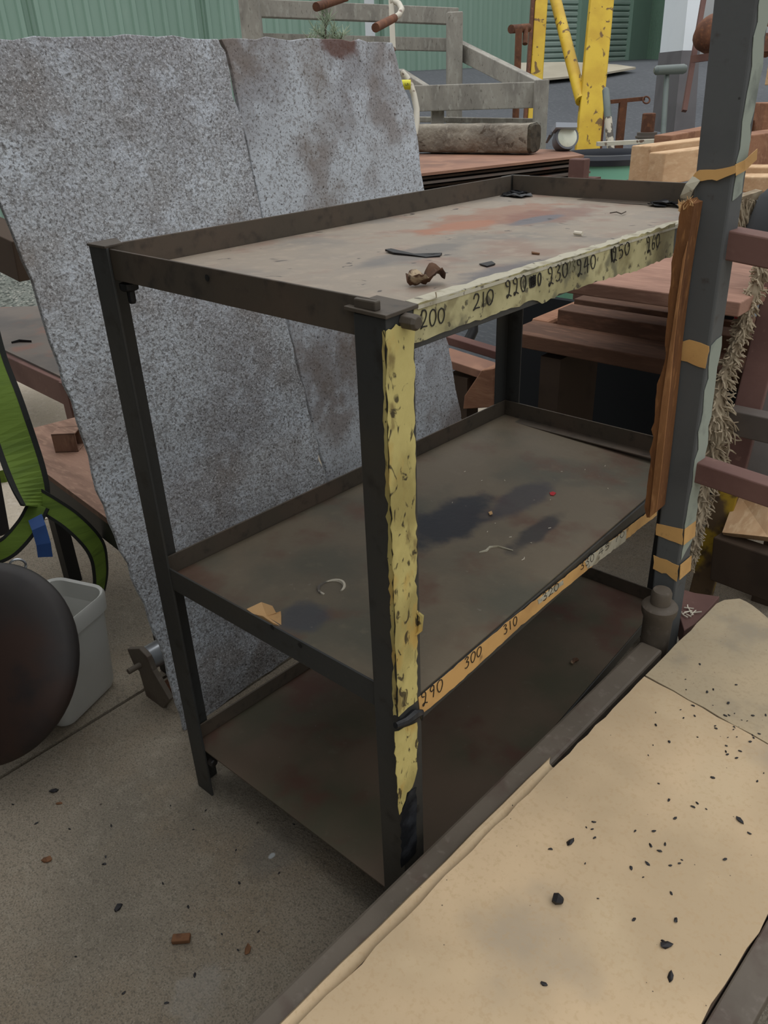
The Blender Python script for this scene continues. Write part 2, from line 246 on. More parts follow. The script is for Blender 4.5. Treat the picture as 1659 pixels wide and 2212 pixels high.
# ------------------------------------------------------------------ mesh building
class MB:
    def __init__(s): s.v = []; s.f = []
    def poly(s, vs, fs):
        n = len(s.v); s.v += [V(v) for v in vs]; s.f += [tuple(i+n for i in f) for f in fs]; return s
    def frame(s, p, q, up=(0, 0, 1)):
        p, q = V(p), V(q); d = (q-p).normalized(); up = V(up)
        if abs(d.dot(up.normalized())) > .98: up = V((0, 1, 0)) if abs(d.y) < .9 else V((1, 0, 0))
        side = d.cross(up).normalized(); u = side.cross(d).normalized(); return d, side, u
    def bar(s, p, q, w, h, up=(0, 0, 1)):
        p, q = V(p), V(q); d, a, b = s.frame(p, q, up)
        c = [(-w/2, -h/2), (w/2, -h/2), (w/2, h/2), (-w/2, h/2)]
        return s.poly([e+a*x+b*y for e in (p, q) for x, y in c], [(3, 2, 1, 0), (4, 5, 6, 7)]+[(i, (i+1) % 4, (i+1) % 4+4, i+4) for i in range(4)])
    def box(s, x0, x1, y0, y1, z0, z1): return s.bar(((x0+x1)/2, (y0+y1)/2, z0), ((x0+x1)/2, (y0+y1)/2, z1), abs(x1-x0), abs(y1-y0), (0, 1, 0))
    def prism(s, pts, off):
        n = len(pts); off = V(off)
        return s.poly([V(p) for p in pts]+[V(p)+off for p in pts], [tuple(range(n-1, -1, -1)), tuple(range(n, 2*n))]+[(i, (i+1) % n, (i+1) % n+n, i+n) for i in range(n)])
    def hexa(s, a, b):   # two quads of four corners
        return s.poly(list(a)+list(b), [(3, 2, 1, 0), (4, 5, 6, 7)]+[(i, (i+1) % 4, (i+1) % 4+4, i+4) for i in range(4)])
    def tube(s, pts, r, n=8, cap=True):
        pts = [V(p) for p in pts]; rs = r if isinstance(r, (list, tuple)) else [r]*len(pts)
        base = len(s.v); a = None
        for i, p in enumerate(pts):
            d = (pts[min(i+1, len(pts)-1)]-pts[max(i-1, 0)]).normalized()
            if a is None: a = d.orthogonal().normalized()
            a = (a-d*a.dot(d)).normalized(); b = d.cross(a)
            for k in range(n):
                t = 2*math.pi*k/n; s.v.append(p+(a*math.cos(t)+b*math.sin(t))*rs[i])
        for i in range(len(pts)-1):
            for k in range(n):
                o = base+i*n; s.f.append((o+k, o+(k+1) % n, o+n+(k+1) % n, o+n+k))
        if cap:
            s.f.append(tuple(base+k for k in range(n-1, -1, -1))); o = base+(len(pts)-1)*n; s.f.append(tuple(o+k for k in range(n)))
        return s
    def cyl(s, p, q, r, n=20, r2=None): return s.tube([p, q], [r, r if r2 is None else r2], n)
    def lathe(s, p, axis, prof, n=32):   # prof: (radius, along)
        axis = V(axis).normalized(); a = axis.orthogonal().normalized(); b = axis.cross(a); p = V(p); base = len(s.v)
        for r, h in prof:
            for k in range(n):
                t = 2*math.pi*k/n; s.v.append(p+axis*h+(a*math.cos(t)+b*math.sin(t))*max(r, 1e-4))
        for i in range(len(prof)-1):
            for k in range(n):
                o = base+i*n; s.f.append((o+k, o+(k+1) % n, o+n+(k+1) % n, o+n+k))
        s.f.append(tuple(base+k for k in range(n-1, -1, -1))); o = base+(len(prof)-1)*n; s.f.append(tuple(o+k for k in range(n)))
        return s
    def ribbon(s, pts, wdirs, w, th):
        # webbing: centre line pts, width directions, thickness
        pts = [V(p) for p in pts]; base = len(s.v); n = len(pts)
        for i, p in enumerate(pts):
            d = (pts[min(i+1, n-1)]-pts[max(i-1, 0)]).normalized(); wd = V(wdirs[i] if isinstance(wdirs, list) else wdirs)
            wd = (wd-d*wd.dot(d)).normalized(); nn = d.cross(wd)
            for x, y in ((-1, -1), (1, -1), (1, 1), (-1, 1)): s.v.append(p+wd*(w/2*x)+nn*(th/2*y))
        for i in range(n-1):
            for k in range(4):
                o = base+4*i; s.f.append((o+k, o+(k+1) % 4, o+4+(k+1) % 4, o+4+k))
        s.f.append((base+3, base+2, base+1, base)); o = base+4*(n-1); s.f.append((o, o+1, o+2, o+3))
        return s

def empty(name, loc):
    o = bpy.data.objects.new(name, None); COL.objects.link(o); o.location = loc; o.empty_display_size = .05; return o
def tag(o, label=None, cat=None, group=None, kind=None):
    if label: o['label'] = label
    if cat: o['category'] = cat
    if group: o['group'] = group
    if kind: o['kind'] = kind
    return o
def thing(name, label, cat, loc, group=None): return tag(empty(name, V(loc)), label, cat, group)
BASE = {}
def build(mb, name, material, parent=None, bevel=0, smooth=False, base=None):
    if parent is not None: b = BASE[parent.name]
    elif base is not None: b = V(base)
    else:
        n = len(mb.v); b = V((sum(v.x for v in mb.v)/n, sum(v.y for v in mb.v)/n, min(v.z for v in mb.v)))
    me = bpy.data.meshes.new(name); me.from_pydata([tuple(v-b) for v in mb.v], [], mb.f); me.validate()
    bm = bmesh.new(); bm.from_mesh(me); bmesh.ops.recalc_face_normals(bm, faces=bm.faces); bm.to_mesh(me); bm.free()
    o = bpy.data.objects.new(name, me); COL.objects.link(o); me.materials.append(M[material] if isinstance(material, str) else material)
    if smooth:
        for p in me.polygons: p.use_smooth = True
        try: me.set_sharp_from_angle(angle=math.radians(40))
        except Exception: pass
    if bevel:
        md = o.modifiers.new('bevel', 'BEVEL'); md.width = bevel; md.segments = 2; md.limit_method = 'ANGLE'; md.angle_limit = math.radians(40)
    if parent is None: o.location = b
    else: o.parent = parent
    BASE[o.name] = b
    return o
def T(name, label, cat, loc, group=None):
    o = thing(name, label, cat, loc, group); BASE[o.name] = V(loc); return o
def single(mb, name, material, label, cat, group=None, kind=None, **k):
    return tag(build(mb, name, material, **k), label, cat, group, kind)

def angle_bar(mb, p, q, wa, wb, th, da, db):
    """L-profile from p to q; p,q on the outer corner line, flanges run along da (wa) and db (wb)."""
    p, q, da, db = V(p), V(q), V(da), V(db)
    prof = [V((0, 0, 0)), da*wa, da*wa+db*th, da*th+db*th, da*th+db*wb, db*wb]
    return mb.prism([p+c for c in prof], q-p)

def jag(pts, n, amp, seed=1, closed=True, only=None):
    """subdivide the edges of a 3D outline and roughen them in the plane of the outline"""
    rr = random.Random(seed); o = []; N_ = len(pts)
    nrm = (V(pts[1])-V(pts[0])).cross(V(pts[2])-V(pts[1])).normalized()
    for i in range(N_):
        a, b = V(pts[i]), V(pts[(i+1) % N_]); o.append(a)
        if only is not None and i not in only: continue
        d = (b-a); s = d.cross(nrm).normalized(); k = n if isinstance(n, int) else max(2, int(d.length/n))
        for j in range(1, k):
            o.append(a+d*(j/k)+s*rr.gauss(0, amp))
    return o

# ------------------------------------------------------------------ ground and surroundings
def slab(name, x0, x1, y0, y1, z, th, material, base=(0, 0, 0)):
    mb = MB().box(x0, x1, y0, y1, z-th, z); return tag(build(mb, name, material, base=base), kind='structure')
slab('floor', -.985, 4.5, -4.5, 1.9, 0, .12, 'floor')
slab('floor_rear_slab', -2.1, -1.0, -4.5, 1.9, -.004, .12, 'floor')
slab('yard_concrete', -5.2, -2.108, -4.5, 7.0, -.004, .12, 'floor2')
slab('yard_concrete_strip', -2.1, 4.5, 1.905, 7.0, -.006, .12, 'floor2')
# gravel bed
mb = MB(); nx, ny = 60, 60
for j in range(ny+1):
    for i in range(nx+1):
        x = -8.6+3.35*i/nx; y = -1.5+5.2*j/ny
        mb.v.append(V((x, y, -.01+.05*noise.noise(V((x*7, y*7, 0))))))
for j in range(ny):
    for i in range(nx):
        a = j*(nx+1)+i; mb.f.append((a, a+1, a+nx+2, a+nx+1))
single(mb, 'gravel_bed', 'gravel', None, None, kind='stuff', base=(0, 0, 0))
o = bpy.data.objects['gravel_bed']; o['label'] = 'grey gravel ground left of the pale yard concrete'; o['category'] = 'gravel'

# green building: corrugated wall running obliquely away, with two roller doors
A0 = dep(-160, 120, 8.0); A0.z = 0
B0 = dep(1372, 140, 12.6); B0.z = 0
wdir = (B0-A0).normalized(); wn = V((wdir.y, -wdir.x, 0))
if wn.dot(CAM-A0) < 0: wn = -wn
WL = (B0-A0).length
def wall_s(u):       # distance along the wall for image column u at the top rows
    P = onp(u, 60, A0, wn); return (P-A0).dot(wdir)
def ribbed(mb, O, d, n, length, z0, z1, pitch, amp, s0=0.0):
    s = s0; cols = []
    while s < length:
        for ds, h in ((0, 0), (.55, 0), (.65, amp), (.9, amp)):
            ss = s+ds*pitch
            if ss > length: break
            cols.append(O+d*ss+n*h)
        s += pitch
    cols.append(O+d*length)
    b = len(mb.v)
    for c in cols: mb.v += [V((c.x, c.y, z0)), V((c.x, c.y, z1)), V((c.x, c.y, z0))-n*.08, V((c.x, c.y, z1))-n*.08]
    for i in range(len(cols)-1):
        o = b+4*i; mb.f += [(o, o+4, o+5, o+1), (o+2, o+3, o+7, o+6), (o+1, o+5, o+7, o+3), (o, o+2, o+6, o+4)]
    mb.f += [(b, b+1, b+3, b+2)]; o = b+4*(len(cols)-1); mb.f += [(o, o+2, o+3, o+1)]
    return mb
sd0, sd1, sd2, sd3 = wall_s(1158), wall_s(1247), wall_s(1266), wall_s(1358)
mb = ribbed(MB(), A0, wdir, wn, sd0, 0, 4.6, .17, .03)
tag(build(mb, 'wall_back', 'green', base=A0), kind='structure')
mb = MB()
for u in (68, 438, 820):
    s = wall_s(u); c = A0+wdir*s+wn*.034; mb.bar((c.x, c.y, .3), (c.x, c.y, 4.6), .02, .012, wdir)
tag(build(mb, 'trim_1', 'greendark', base=A0), kind='structure')
zt = 4.6
mb = MB()
c = A0+wdir*((sd1+sd2)/2); mb.bar((c.x, c.y, .4), (c.x, c.y, zt), sd2-sd1, .12, wn)
tag(build(mb, 'trim_2', 'green', base=A0), kind='structure')
for k, (a, b) in enumerate(((sd0, sd1), (sd2, sd3))):
    mb = MB(); z = 1.0; i = 0
    while z < 3.9:
        P, Q = A0+wdir*a-wn*.03, A0+wdir*b-wn*.03
        pr = [P+V((0, 0, z)), P+V((0, 0, z))+wn*.0+V((0, 0, .075)), P-wn*.03+V((0, 0, z+.075)), P-wn*.03+V((0, 0, z))]
        pr = [P+V((0, 0, z)), P+wn*.022+V((0, 0, z+.015)), P+wn*.022+V((0, 0, z+.05)), P+V((0, 0, z+.068)), P-wn*.02+V((0, 0, z+.075)), P-wn*.02+V((0, 0, z))]
        mb.prism(pr, Q-P); z += .075; i += 1
    tag(build(mb, 'door_%d' % (k+1), 'roller', base=A0), kind='structure')
mb = MB(); c = A0+wdir*((sd3+WL)/2+.15); mb.bar((c.x, c.y, .4), (c.x, c.y, zt), WL-sd3+.3, .12, wn)
tag(build(mb, 'trim_3', 'green', base=A0), kind='structure')
# side wing coming forward at the right
C0 = A0+wdir*(WL+.25); C1 = dep(1462, 150, 10.4); C1.z = 0
d2 = (C1-C0).normalized(); n2 = V((d2.y, -d2.x, 0))
if n2.dot(CAM-C0) < 0: n2 = -n2
mb = ribbed(MB(), C0, d2, n2, (C1-C0).length, .3, 4.6, .13, .02)
tag(build(mb, 'wall_right', 'greendark', base=C0), kind='structure')
mb = MB(); P = dep(1466, 150, 9.8); P.z = 0; mb.bar((P.x, P.y, .2), (P.x, P.y, 4.6), .24, .2, RT)
tag(build(mb, 'trim_4', 'darkvoid', base=P), kind='structure')
# sloping asphalt drive and concrete apron in front of the doors
Z = [(1.7, -.02), (3, .10), (5, .60), (7, 1.15), (8.6, 1.47), (14.5, 1.60)]
mb = MB(); fh = V((FW.x, FW.y, 0)).normalized(); rh = V((RT.x, RT.y, 0)).normalized()
row = []
for d, z in Z:
    for s in (-1.2, 0, 1.5, 3, 8, 12):
        P = CAM+fh*(d+2.3)+rh*s; row.append(V((P.x, P.y, z)))
mb.v = row
for j in range(len(Z)-1):
    for i in range(5):
        a = j*6+i; mb.f.append((a, a+1, a+7, a+6))
tag(build(mb, 'asphalt_drive', 'asphalt', base=(0, 0, 0)), kind='structure')
def dz_at(P):
    d = (V((P.x, P.y, 0))-V((CAM.x, CAM.y, 0))).dot(fh)-2.3
    for (a, za), (b, zb) in zip(Z[:-1], Z[1:]):
        if a <= d <= b: return za+(zb-za)*(d-a)/(b-a)
    return 0 if d < Z[0][0] else Z[-1][1]
def drv(u, v):       # image point on the drive
    lo, hi = 4.0, 16.0
    for _ in range(50):
        t = (lo+hi)/2; P = dep(u, v, t)
        if P.z > dz_at(P): lo = t
        else: hi = t
    P.z = dz_at(P); return P
ap = [drv(*p) for p in ((1120, 190), (1200, 183), (1300, 173), (1372, 160), (1330, 154), (1230, 148), (1120, 150))]
mb = MB().prism([p+V((0, 0, .05)) for p in ap], (0, 0, .02)); tag(build(mb, 'concrete_apron', 'apron', base=ap[0]), kind='structure')
# white and grey wall end at the right, with a reddish brace
mb = MB(); G0 = dep(1500, 108, 5.6)
def quadwall(name, pts, d, depthv, material):
    q = [dep(u, v, d) for u, v in pts]; off = V((FW.x, FW.y, 0)).normalized()*depthv
    return tag(build(MB().prism(q, off), name, material, base=q[0]), kind='structure')
quadwall('wall_end_white', [(1475, 109), (1509, 109), (1541, -220), (1508, -220)], 5.6, .5, 'whitewall')
quadwall('wall_end_grey', [(1455, 290), (1500, 290), (1512, 109), (1473, 109)], 5.6, .5, 'greywall')
mb = MB().bar(dep(1478, 240, 5.3), dep(1530, -60, 5.3), .03, .03, FW); 
single(mb, 'leaning_pipe', 'oxide', 'thin dark red steel bar leaning on the white and grey wall end', 'bar')
# unseen wall and canopy, added behind the camera to shade the lower scene
mb = MB().box(-4.2, .15, -1.35, -1.25, 0, 2.6); tag(build(mb, 'added_shade_wall', 'shade_blocker', base=(-2, -1.3, 0)), kind='structure')
mb = MB().box(-4.2, .15, -1.35, -.45, 2.55, 2.62); tag(build(mb, 'added_shade_canopy', 'shade_blocker', base=(-2, -1, 2.6)), kind='structure')

# ------------------------------------------------------------------ the shelf trolley
W, D = .614, 1.118
Bc = V((-.565, D, 0)); Rc = V((-.040, D, 0)); Lc = V((-W, 0, 0)); Fc = V((0, 0, 0))
th = .005; FL = .050; H = .0467
unit = T('steel_shelf_unit', 'dark three-tier angle-iron shelf unit with numbered masking tape along its front edges', 'shelf', (0, 0, 0))
def leg(c, dx, dy, z1, name='leg'):
    mb = MB(); angle_bar(mb, V((c.x, c.y, 0)), V((c.x, c.y, z1)), FL, FL, th, (dx, 0, 0), (0, dy, 0))
    return build(mb, name, 'steel', unit, bevel=.0012)
legL = leg(Lc, 1, 1, 1.172); legF = leg(Fc, -1, 1, 1.146); legB = leg(Bc, 1, -1, 1.170); legR = leg(Rc, -1, -1, 1.172)
def v(c, z, dx=0, dy=0): return V((c.x+dx, c.y+dy, z))
def rim(p, q, up, inn, mt='rim', h=H, wdt=.035):
    mb = MB(); angle_bar(mb, p, q, h, wdt, .004, up, inn); return build(mb, 'rim', mt, unit, bevel=.0012)
# top tier
rim(v(Lc, 1.123, .044, .006), v(Fc, 1.117, -.020, .006), (0, 0, 1), (0, 1, 0))
rim(v(Lc, 1.123, .006, .004), v(Bc, 1.123, .006, -.02), (0, 0, 1), (1, 0, 0))
rim(v(Bc, 1.123, .008, -.006), v(Rc, 1.123, -.052, -.006), (0, 0, 1), (0, -1, 0))
rim(v(Fc, 1.1470, -.001, .004), v(Rc, 1.1170, -.001, -.004), (0, 0, -1), (-1, 0, 0), 'steel', .048)
# middle tier
rim(v(Lc, .548, .046, .002), v(Fc, .546, -.046, .006), (0, 0, 1), (0, 1, 0), 'steel')
rim(v(Lc, .548, .007, .004), v(Bc, .548, .006, -.004), (0, 0, 1), (1, 0, 0))
rim(v(Bc, .548, .008, -.006), v(Rc, .548, -.008, -.006), (0, 0, 1), (0, -1, 0))
rim(v(Fc, .563, -.001, .004), v(Rc, .529, -.001, -.004), (0, 0, -1), (-1, 0, 0), 'steel')
# bottom tier
rim(v(Lc, .120, .007, .02), v(Bc, .120, .006, -.004), (0, 0, 1), (1, 0, 0))
rim(v(Bc, .120, .008, -.006), v(Rc, .120, -.008, -.006), (0, 0, 1), (0, -1, 0))
rim(v(Fc, .128, -.006, .05), v(Rc, .128, -.006, -.05), (0, 0, -1), (-1, 0, 0), 'steel', .03)
def plate(name, corners, mt, t=.003, nx=30, ny=50, warp=.0015, seed=0):
    a, b, c, d = corners; mb = MB()
    for lay in (0, 1):
        for j in range(ny+1):
            for i in range(nx+1):
                s, tt = i/nx, j/ny; p = (a*(1-s)+b*s)*(1-tt)+(d*(1-s)+c*s)*tt
                z = warp*noise.noise(V((p.x*6, p.y*6, seed)))*(0 if i in (0, nx) or j in (0, ny) else 1)
                mb.v.append(V((p.x, p.y, p.z+z-lay*t)))
    n = (nx+1)*(ny+1)
    for j in range(ny):
        for i in range(nx):
            q = j*(nx+1)+i; mb.f.append((q, q+1, q+nx+2, q+nx+1)); mb.f.append((n+q, n+q+nx+1, n+q+nx+2, n+q+1))
    for i in range(nx): mb.f.append((i, n+i, n+i+1, i+1)); q = ny*(nx+1)+i; mb.f.append((q, q+1, n+q+1, n+q))
    for j in range(ny): q = j*(nx+1); mb.f.append((q, q+nx+1, n+q+nx+1, n+q)); q += nx; mb.f.append((q, n+q, n+q+nx+1, q+nx+1))
    return build(mb, name, mt, unit, smooth=True)
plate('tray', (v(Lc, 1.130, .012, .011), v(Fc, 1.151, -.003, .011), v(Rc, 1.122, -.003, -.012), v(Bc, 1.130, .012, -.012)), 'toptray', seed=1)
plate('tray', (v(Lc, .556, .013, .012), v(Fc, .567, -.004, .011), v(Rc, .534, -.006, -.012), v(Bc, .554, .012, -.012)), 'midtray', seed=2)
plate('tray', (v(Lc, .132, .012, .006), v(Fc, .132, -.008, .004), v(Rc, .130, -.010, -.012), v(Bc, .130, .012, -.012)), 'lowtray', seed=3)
# cap plate and stub at the front corner
mb = MB().prism([V((-.062, -.003, 1.148)), V((.003, -.003, 1.146)), V((.003, .055, 1.147)), V((-.062, .055, 1.149))], (0, 0, .005))
build(mb, 'corner_cap', 'rim', unit, bevel=.001)
mb = MB().bar((-.050, .006, 1.157), (-.016, .006, 1.157), .010, .012); build(mb, 'rim_end', 'rim', unit, bevel=.002)
mb = MB().prism([V((-W-.002, -.002, 1.171)), V((-W+.05, -.002, 1.171)), V((-W+.05, .03, 1.172)), V((-W-.002, .05, 1.172))], (0, 0, .004))
build(mb, 'corner_cap', 'rim', unit, bevel=.001)
mb = MB().box(Rc.x-.052, Rc.x-.01, D-.05, D-.008, 1.165, 1.180); build(mb, 'corner_cap', 'rim', unit, bevel=.001)
# bolts
def bolt(P, ax, r=.009, l=.016, mt='rim'):
    P = V(P); ax = V(ax); mb = MB().lathe(P, ax, [(r*.2, 0), (r, 0), (r, l*.8), (r*.75, l)], 8); return build(mb, 'bolt', mt, unit, bevel=.001)
bolt(onp(872, 692, (0, 0, 0), (1, 0, 0)), (1, 0, 0), .0098, .022)
bolt((-W+.062, .02, 1.118), (0, 0, -1), .015, .012, 'black'); bolt((-W+.064, .02, 1.106), (0, 0, -1), .0065, .020, 'black')
bolt((-W+.052, .012, .100), (1, 0, 0), .010, .014, 'black')
for u, vv, zz in ((450, 600, 0), (590, 1354, 1), (650, 1393, 1)):
    P = on(u, vv, 'y', .002 if zz else .005); mb = MB().lathe(P, (0, -1, 0), [(.0005, .0012), (.004, .0012), (.005, .0022), (.003, .0024)], 12); build(mb, 'rivet', 'black', unit)
# flaking black paint at the far corners of the top tray
def flakes(c, n, rx, ry, seed, size=.03):
    rr = random.Random(seed); mb = MB()
    for k in range(n):
        x = c.x+rr.uniform(-rx, rx); y = c.y+rr.uniform(-ry, ry); z = c.z+rr.uniform(.001, .006)
        pts = []; m_ = rr.randint(5, 8); a0 = rr.random()*6
        for i in range(m_):
            a = a0+6.283*i/m_; r = size*rr.uniform(.4, 1.0); pts.append(V((x+r*math.cos(a), y+.8*r*math.sin(a), z+rr.uniform(-.001, .006))))
        cc = sum(pts, V())/m_; b = len(mb.v); mb.v += [cc]+pts+[p-V((0, 0, .0012)) for p in pts]
        for i in range(m_): mb.f += [(b, b+1+i, b+1+(i+1) % m_), (b+1+i, b+1+m_+i, b+1+m_+(i+1) % m_, b+1+(i+1) % m_)]
    return mb
build(flakes(v(Bc, 1.128, .045, -.045), 12, .03, .035, 3), 'flaking_paint', 'blacktar', unit)
build(flakes(v(Rc, 1.126, -.09, -.03), 14, .07, .02, 4, .026), 'flaking_paint', 'blacktar', unit)
build(flakes(on(812, 470, 'z', 1.13), 0, .02, .05, 5, .02), 'flaking_paint', 'blacktar', unit) if False else None

# ---- tapes on the shelf unit
PT = V((.0018, 0, 0)); NTn = V((1.118, .04, 0)).normalized()
def tp_(u, v_): return onp(u, v_, PT, NTn)
def tape(outline, material, name, off=.0008, seed=1, n=.012, amp=.0012, only=None):
    pts = jag([tp_(*p) if not isinstance(p, V) else p for p in outline], n, amp, seed, only=only)
    mb = MB().prism(pts, NTn*off); return build(mb, name, material, unit)
toptape = tape([(893, 661), (1000, 627), (1100, 596), (1200, 566), (1300, 534), (1458, 482), (1452, 553), (1380, 582), (1300, 606), (1215, 633), (1170, 656), (1150, 648), (1050, 686), (960, 716), (893, 741)], 'tapecream', 'masking_tape')
mb = MB(); e = [V((PT.x, y, 1.1525-.0277*y)) for y in [i*.02+.055 for i in range(52)]]
for i, p in enumerate(e): p.x = -.036*p.y+.0016
rr = random.Random(5)
lip = [p+V((-.012-rr.uniform(0, .008), 0, .0012)) for p in e]; n = len(e)
mb.v = e+lip+[p+V((.0012, 0, -.006)) for p in e]
for i in range(n-1): mb.f += [(i, i+1, n+i+1, n+i), (2*n+i, 2*n+i+1, i+1, i)]
o = build(mb, 'tape_fold', 'tapewhite', unit); md = o.modifiers.new('solid', 'SOLIDIFY'); md.thickness = .0008; md.offset = 1
# leg tape
def lp(u, v_): return onp(u, v_, (.0014, 0, 0), (1, 0, 0))
def legtape(outline, seed, mt='tapeyellow', name='leg_tape', amp=.0014):
    pts = jag([lp(*p) for p in outline], .010, amp, seed); return build(MB().prism(pts, (.0009, 0, 0)), name, mt, unit)
legtape([(833, 716), (845, 712), (855, 700), (868, 704), (893, 700), (896, 980), (900, 1320), (901, 1512), (860, 1548), (850, 1300), (838, 960)], 11)
legtape([(852, 1580), (900, 1560), (901, 1660), (890, 1700), (878, 1712), (868, 1745), (862, 1760), (858, 1700)], 12)
legtape([(866, 1760), (884, 1710), (899, 1700), (899, 1840), (866, 1875)], 13, 'blacktar', 'black_tape')
mb = MB().tube([lp(852, 1566)+V((.002, 0, 0)), lp(872, 1556)+V((.004, 0, 0)), lp(890, 1540)+V((.005, 0, 0)), lp(903, 1535)+V((.006, 0, 0)), lp(907, 1552)+V((.004, 0, 0))], [.005, .007, .008, .005, .002], 8)
build(mb, 'torn_black_tape', 'blacktar', unit, smooth=True)
mb = MB().tube([lp(899, 1320), lp(905, 1328)+V((.004, 0, 0)), lp(903, 1360)+V((.003, 0, 0)), lp(897, 1372)], [.002, .004, .004, .002], 6)
build(mb, 'loose_tape', 'tapeyellow', unit, smooth=True)
# sliver of tape wrapped on the front flange
pts = jag([on(u, vv, 'y', -.0006) for u, vv in ((826, 716), (831, 714), (838, 960), (850, 1300), (857, 1545), (850, 1545), (843, 1300), (831, 960), (828, 820))], .010, .0012, 21)
build(MB().prism(pts, (0, -.0006, 0)), 'leg_tape_edge', 'tapeyellow', unit)
# middle tape
midtape = tape([(903, 1507), (1000, 1425), (1100, 1340), (1200, 1262), (1300, 1182), (1418, 1092), (1418, 1113), (1350, 1166), (1300, 1205), (1200, 1287), (1100, 1374), (1000, 1467), (907, 1547)], 'tapekraft', 'masking_tape', seed=4, amp=.0008)
tape([(1262, 1213), (1290, 1190), (1352, 1143), (1350, 1168), (1300, 1206), (1268, 1228)], 'tapewhite', 'worn_tape', off=.0014, seed=8)
tape([(1160, 1295), (1215, 1253), (1216, 1262), (1162, 1305)], 'tapewhite', 'worn_tape', off=.0014, seed=9)

G = {
 '0': [[(.5, 1), (.15, .8), (.08, .4), (.3, .02), (.65, .05), (.92, .45), (.85, .85), (.5, 1)]],
 '1': [[(.5, 1), (.48, .5), (.45, 0)]],
 '2': [[(.12, .72), (.25, .95), (.6, 1), (.8, .78), (.62, .45), (.3, .2), (.08, .02), (.35, .1), (.92, .08)]],
 'q': [[(.45, .62), (.15, .70), (.12, .92), (.45, 1), (.68, .82), (.62, .5), (.42, .15), (.15, -.05), (.08, .1), (.4, .12), (.8, -.02)]],
 '3': [[(.15, .88), (.5, 1), (.78, .82), (.4, .55), (.8, .42), (.72, .1), (.35, 0), (.08, .12)]],
 '4': [[(.5, .98), (.25, .6), (.05, .38), (.45, .4), (.95, .45)], [(.72, 1), (.66, .5), (.6, -.1)]],
 '5': [[(.85, .98), (.3, .95), (.22, .58), (.6, .62), (.82, .35), (.6, .05), (.1, .02)]],
 '6': [[(.78, 1), (.4, .75), (.15, .3), (.35, .0), (.75, .12), (.72, .42), (.4, .45), (.2, .3)]],
 '7': [[(.1, .92), (.5, .95), (.88, .95), (.55, .5), (.35, 0)]],
 '9': [[(.72, .62), (.4, .55), (.2, .75), (.42, .98), (.75, .92), (.75, .55), (.55, .0)]],
 '-': [[(.1, .3), (.9, .4)]], '_': [[(.1, 0), (.8, .1)]], 'E': [[(.8, .9), (.2, .9), (.2, .5), (.7, .5)], [(.2, .5), (.2, .1), (.8, .1)]], ' ': [],
 '#': [[(.1, .8), (.9, .9), (.1, .7), (.9, .75), (.1, .55), (.9, .6), (.1, .4), (.9, .45), (.1, .25), (.9, .3), (.15, .1), (.85, .15), (.3, .9), (.3, .1), (.6, .95), (.6, .1), (.8, .8), (.8, .1)]],
}
def smooth_path(p, k=5):
    if len(p) < 3: return [V((x, y, 0)) for x, y in p]
    q = [V((x, y, 0)) for x, y in p]; q = [q[0]*2-q[1]]+q+[q[-1]*2-q[-2]]; o = []
    for i in range(1, len(q)-2):
        for j in range(k):
            t = j/k; a, b, c, d = q[i-1:i+3]
            o.append(.5*((2*b)+(c-a)*t+(2*a-5*b+4*c-d)*t*t+(3*b-a-3*c+d)*t**3))
    return o+[q[-2]]
def writing(text, quad, parent, material='marker', wd=.0016, proj=tp_, nrm=NTn, off=.0018, name='handwritten_number', widths=None):
    TL, TR, BR, BL = [proj(*p) for p in quad]; mb = MB(); n = len(text); ws = widths or [1]*n; tot = sum(ws); acc = 0
    for ch, cw in zip(text, ws):
        for st in G[ch]:
            path = []
            for p in smooth_path(st):
                s = (acc+cw*(.08+.84*p.x))/tot; t = p.y; path.append((BL*(1-s)+BR*s)*(1-t)+(TL*(1-s)+TR*s)*t+nrm*off)
            b = len(mb.v)
            for i, p in enumerate(path):
                d = (path[min(i+1, len(path)-1)]-path[max(i-1, 0)])
                if d.length < 1e-7: d = V((0, 1, 0))
                d.normalize(); sd = nrm.cross(d).normalized()*(wd/2)
                mb.v += [p+sd, p-sd, p+sd-nrm*.0006, p-sd-nrm*.0006]
            for i in range(len(path)-1):
                o_ = b+4*i; mb.f += [(o_, o_+1, o_+5, o_+4), (o_, o_+4, o_+6, o_+2), (o_+1, o_+3, o_+7, o_+5)]
        acc += cw
    return build(mb, name, material, parent)
writing('200', [(905, 671), (960, 664), (961, 694), (904, 712)], toptape)
writing('E', [(1003, 650), (1010, 647), (1010, 656), (1003, 659)], toptape, 'faint')
writing('210', [(1018, 638), (1066, 622), (1066, 654), (1018, 672)], toptape, widths=[1.1, .6, 1.1])
writing('qq0', [(1088, 608), (1136, 592), (1137, 626), (1091, 643)], toptape)
writing('#0', [(1138, 597), (1168, 588), (1168, 614), (1138, 625)], toptape, wd=.0024, widths=[1.4, .6])
writing('q30', [(1180, 579), (1226, 565), (1227, 594), (1182, 618)], toptape)
writing('23', [(1224, 566), (1243, 560), (1243, 584), (1224, 592)], toptape, 'faint', name='faded_number')
writing('q40', [(1243, 562), (1286, 548), (1287, 576), (1245, 597)], toptape)
writing('#q50', [(1317, 536), (1360, 521), (1360, 546), (1319, 568)], toptape, widths=[.25, .8, 1, 1])
writing('q60', [(1394, 513), (1425, 503), (1424, 530), (1396, 546)], toptape, wd=.0014)
writing('q90', [(906, 1500), (956, 1462), (957, 1486), (910, 1526)], midtape)
writing('300', [(1000, 1424), (1040, 1392), (1040, 1411), (1001, 1447)], midtape)
writing('310', [(1084, 1353), (1116, 1328), (1117, 1346), (1086, 1372)], midtape)
writing('320', [(1168, 1285), (1206, 1256), (1207, 1270), (1170, 1300)], midtape, wd=.0014)
writing('330', [(1250, 1219), (1282, 1193), (1283, 1208), (1252, 1232)], midtape, wd=.0013)
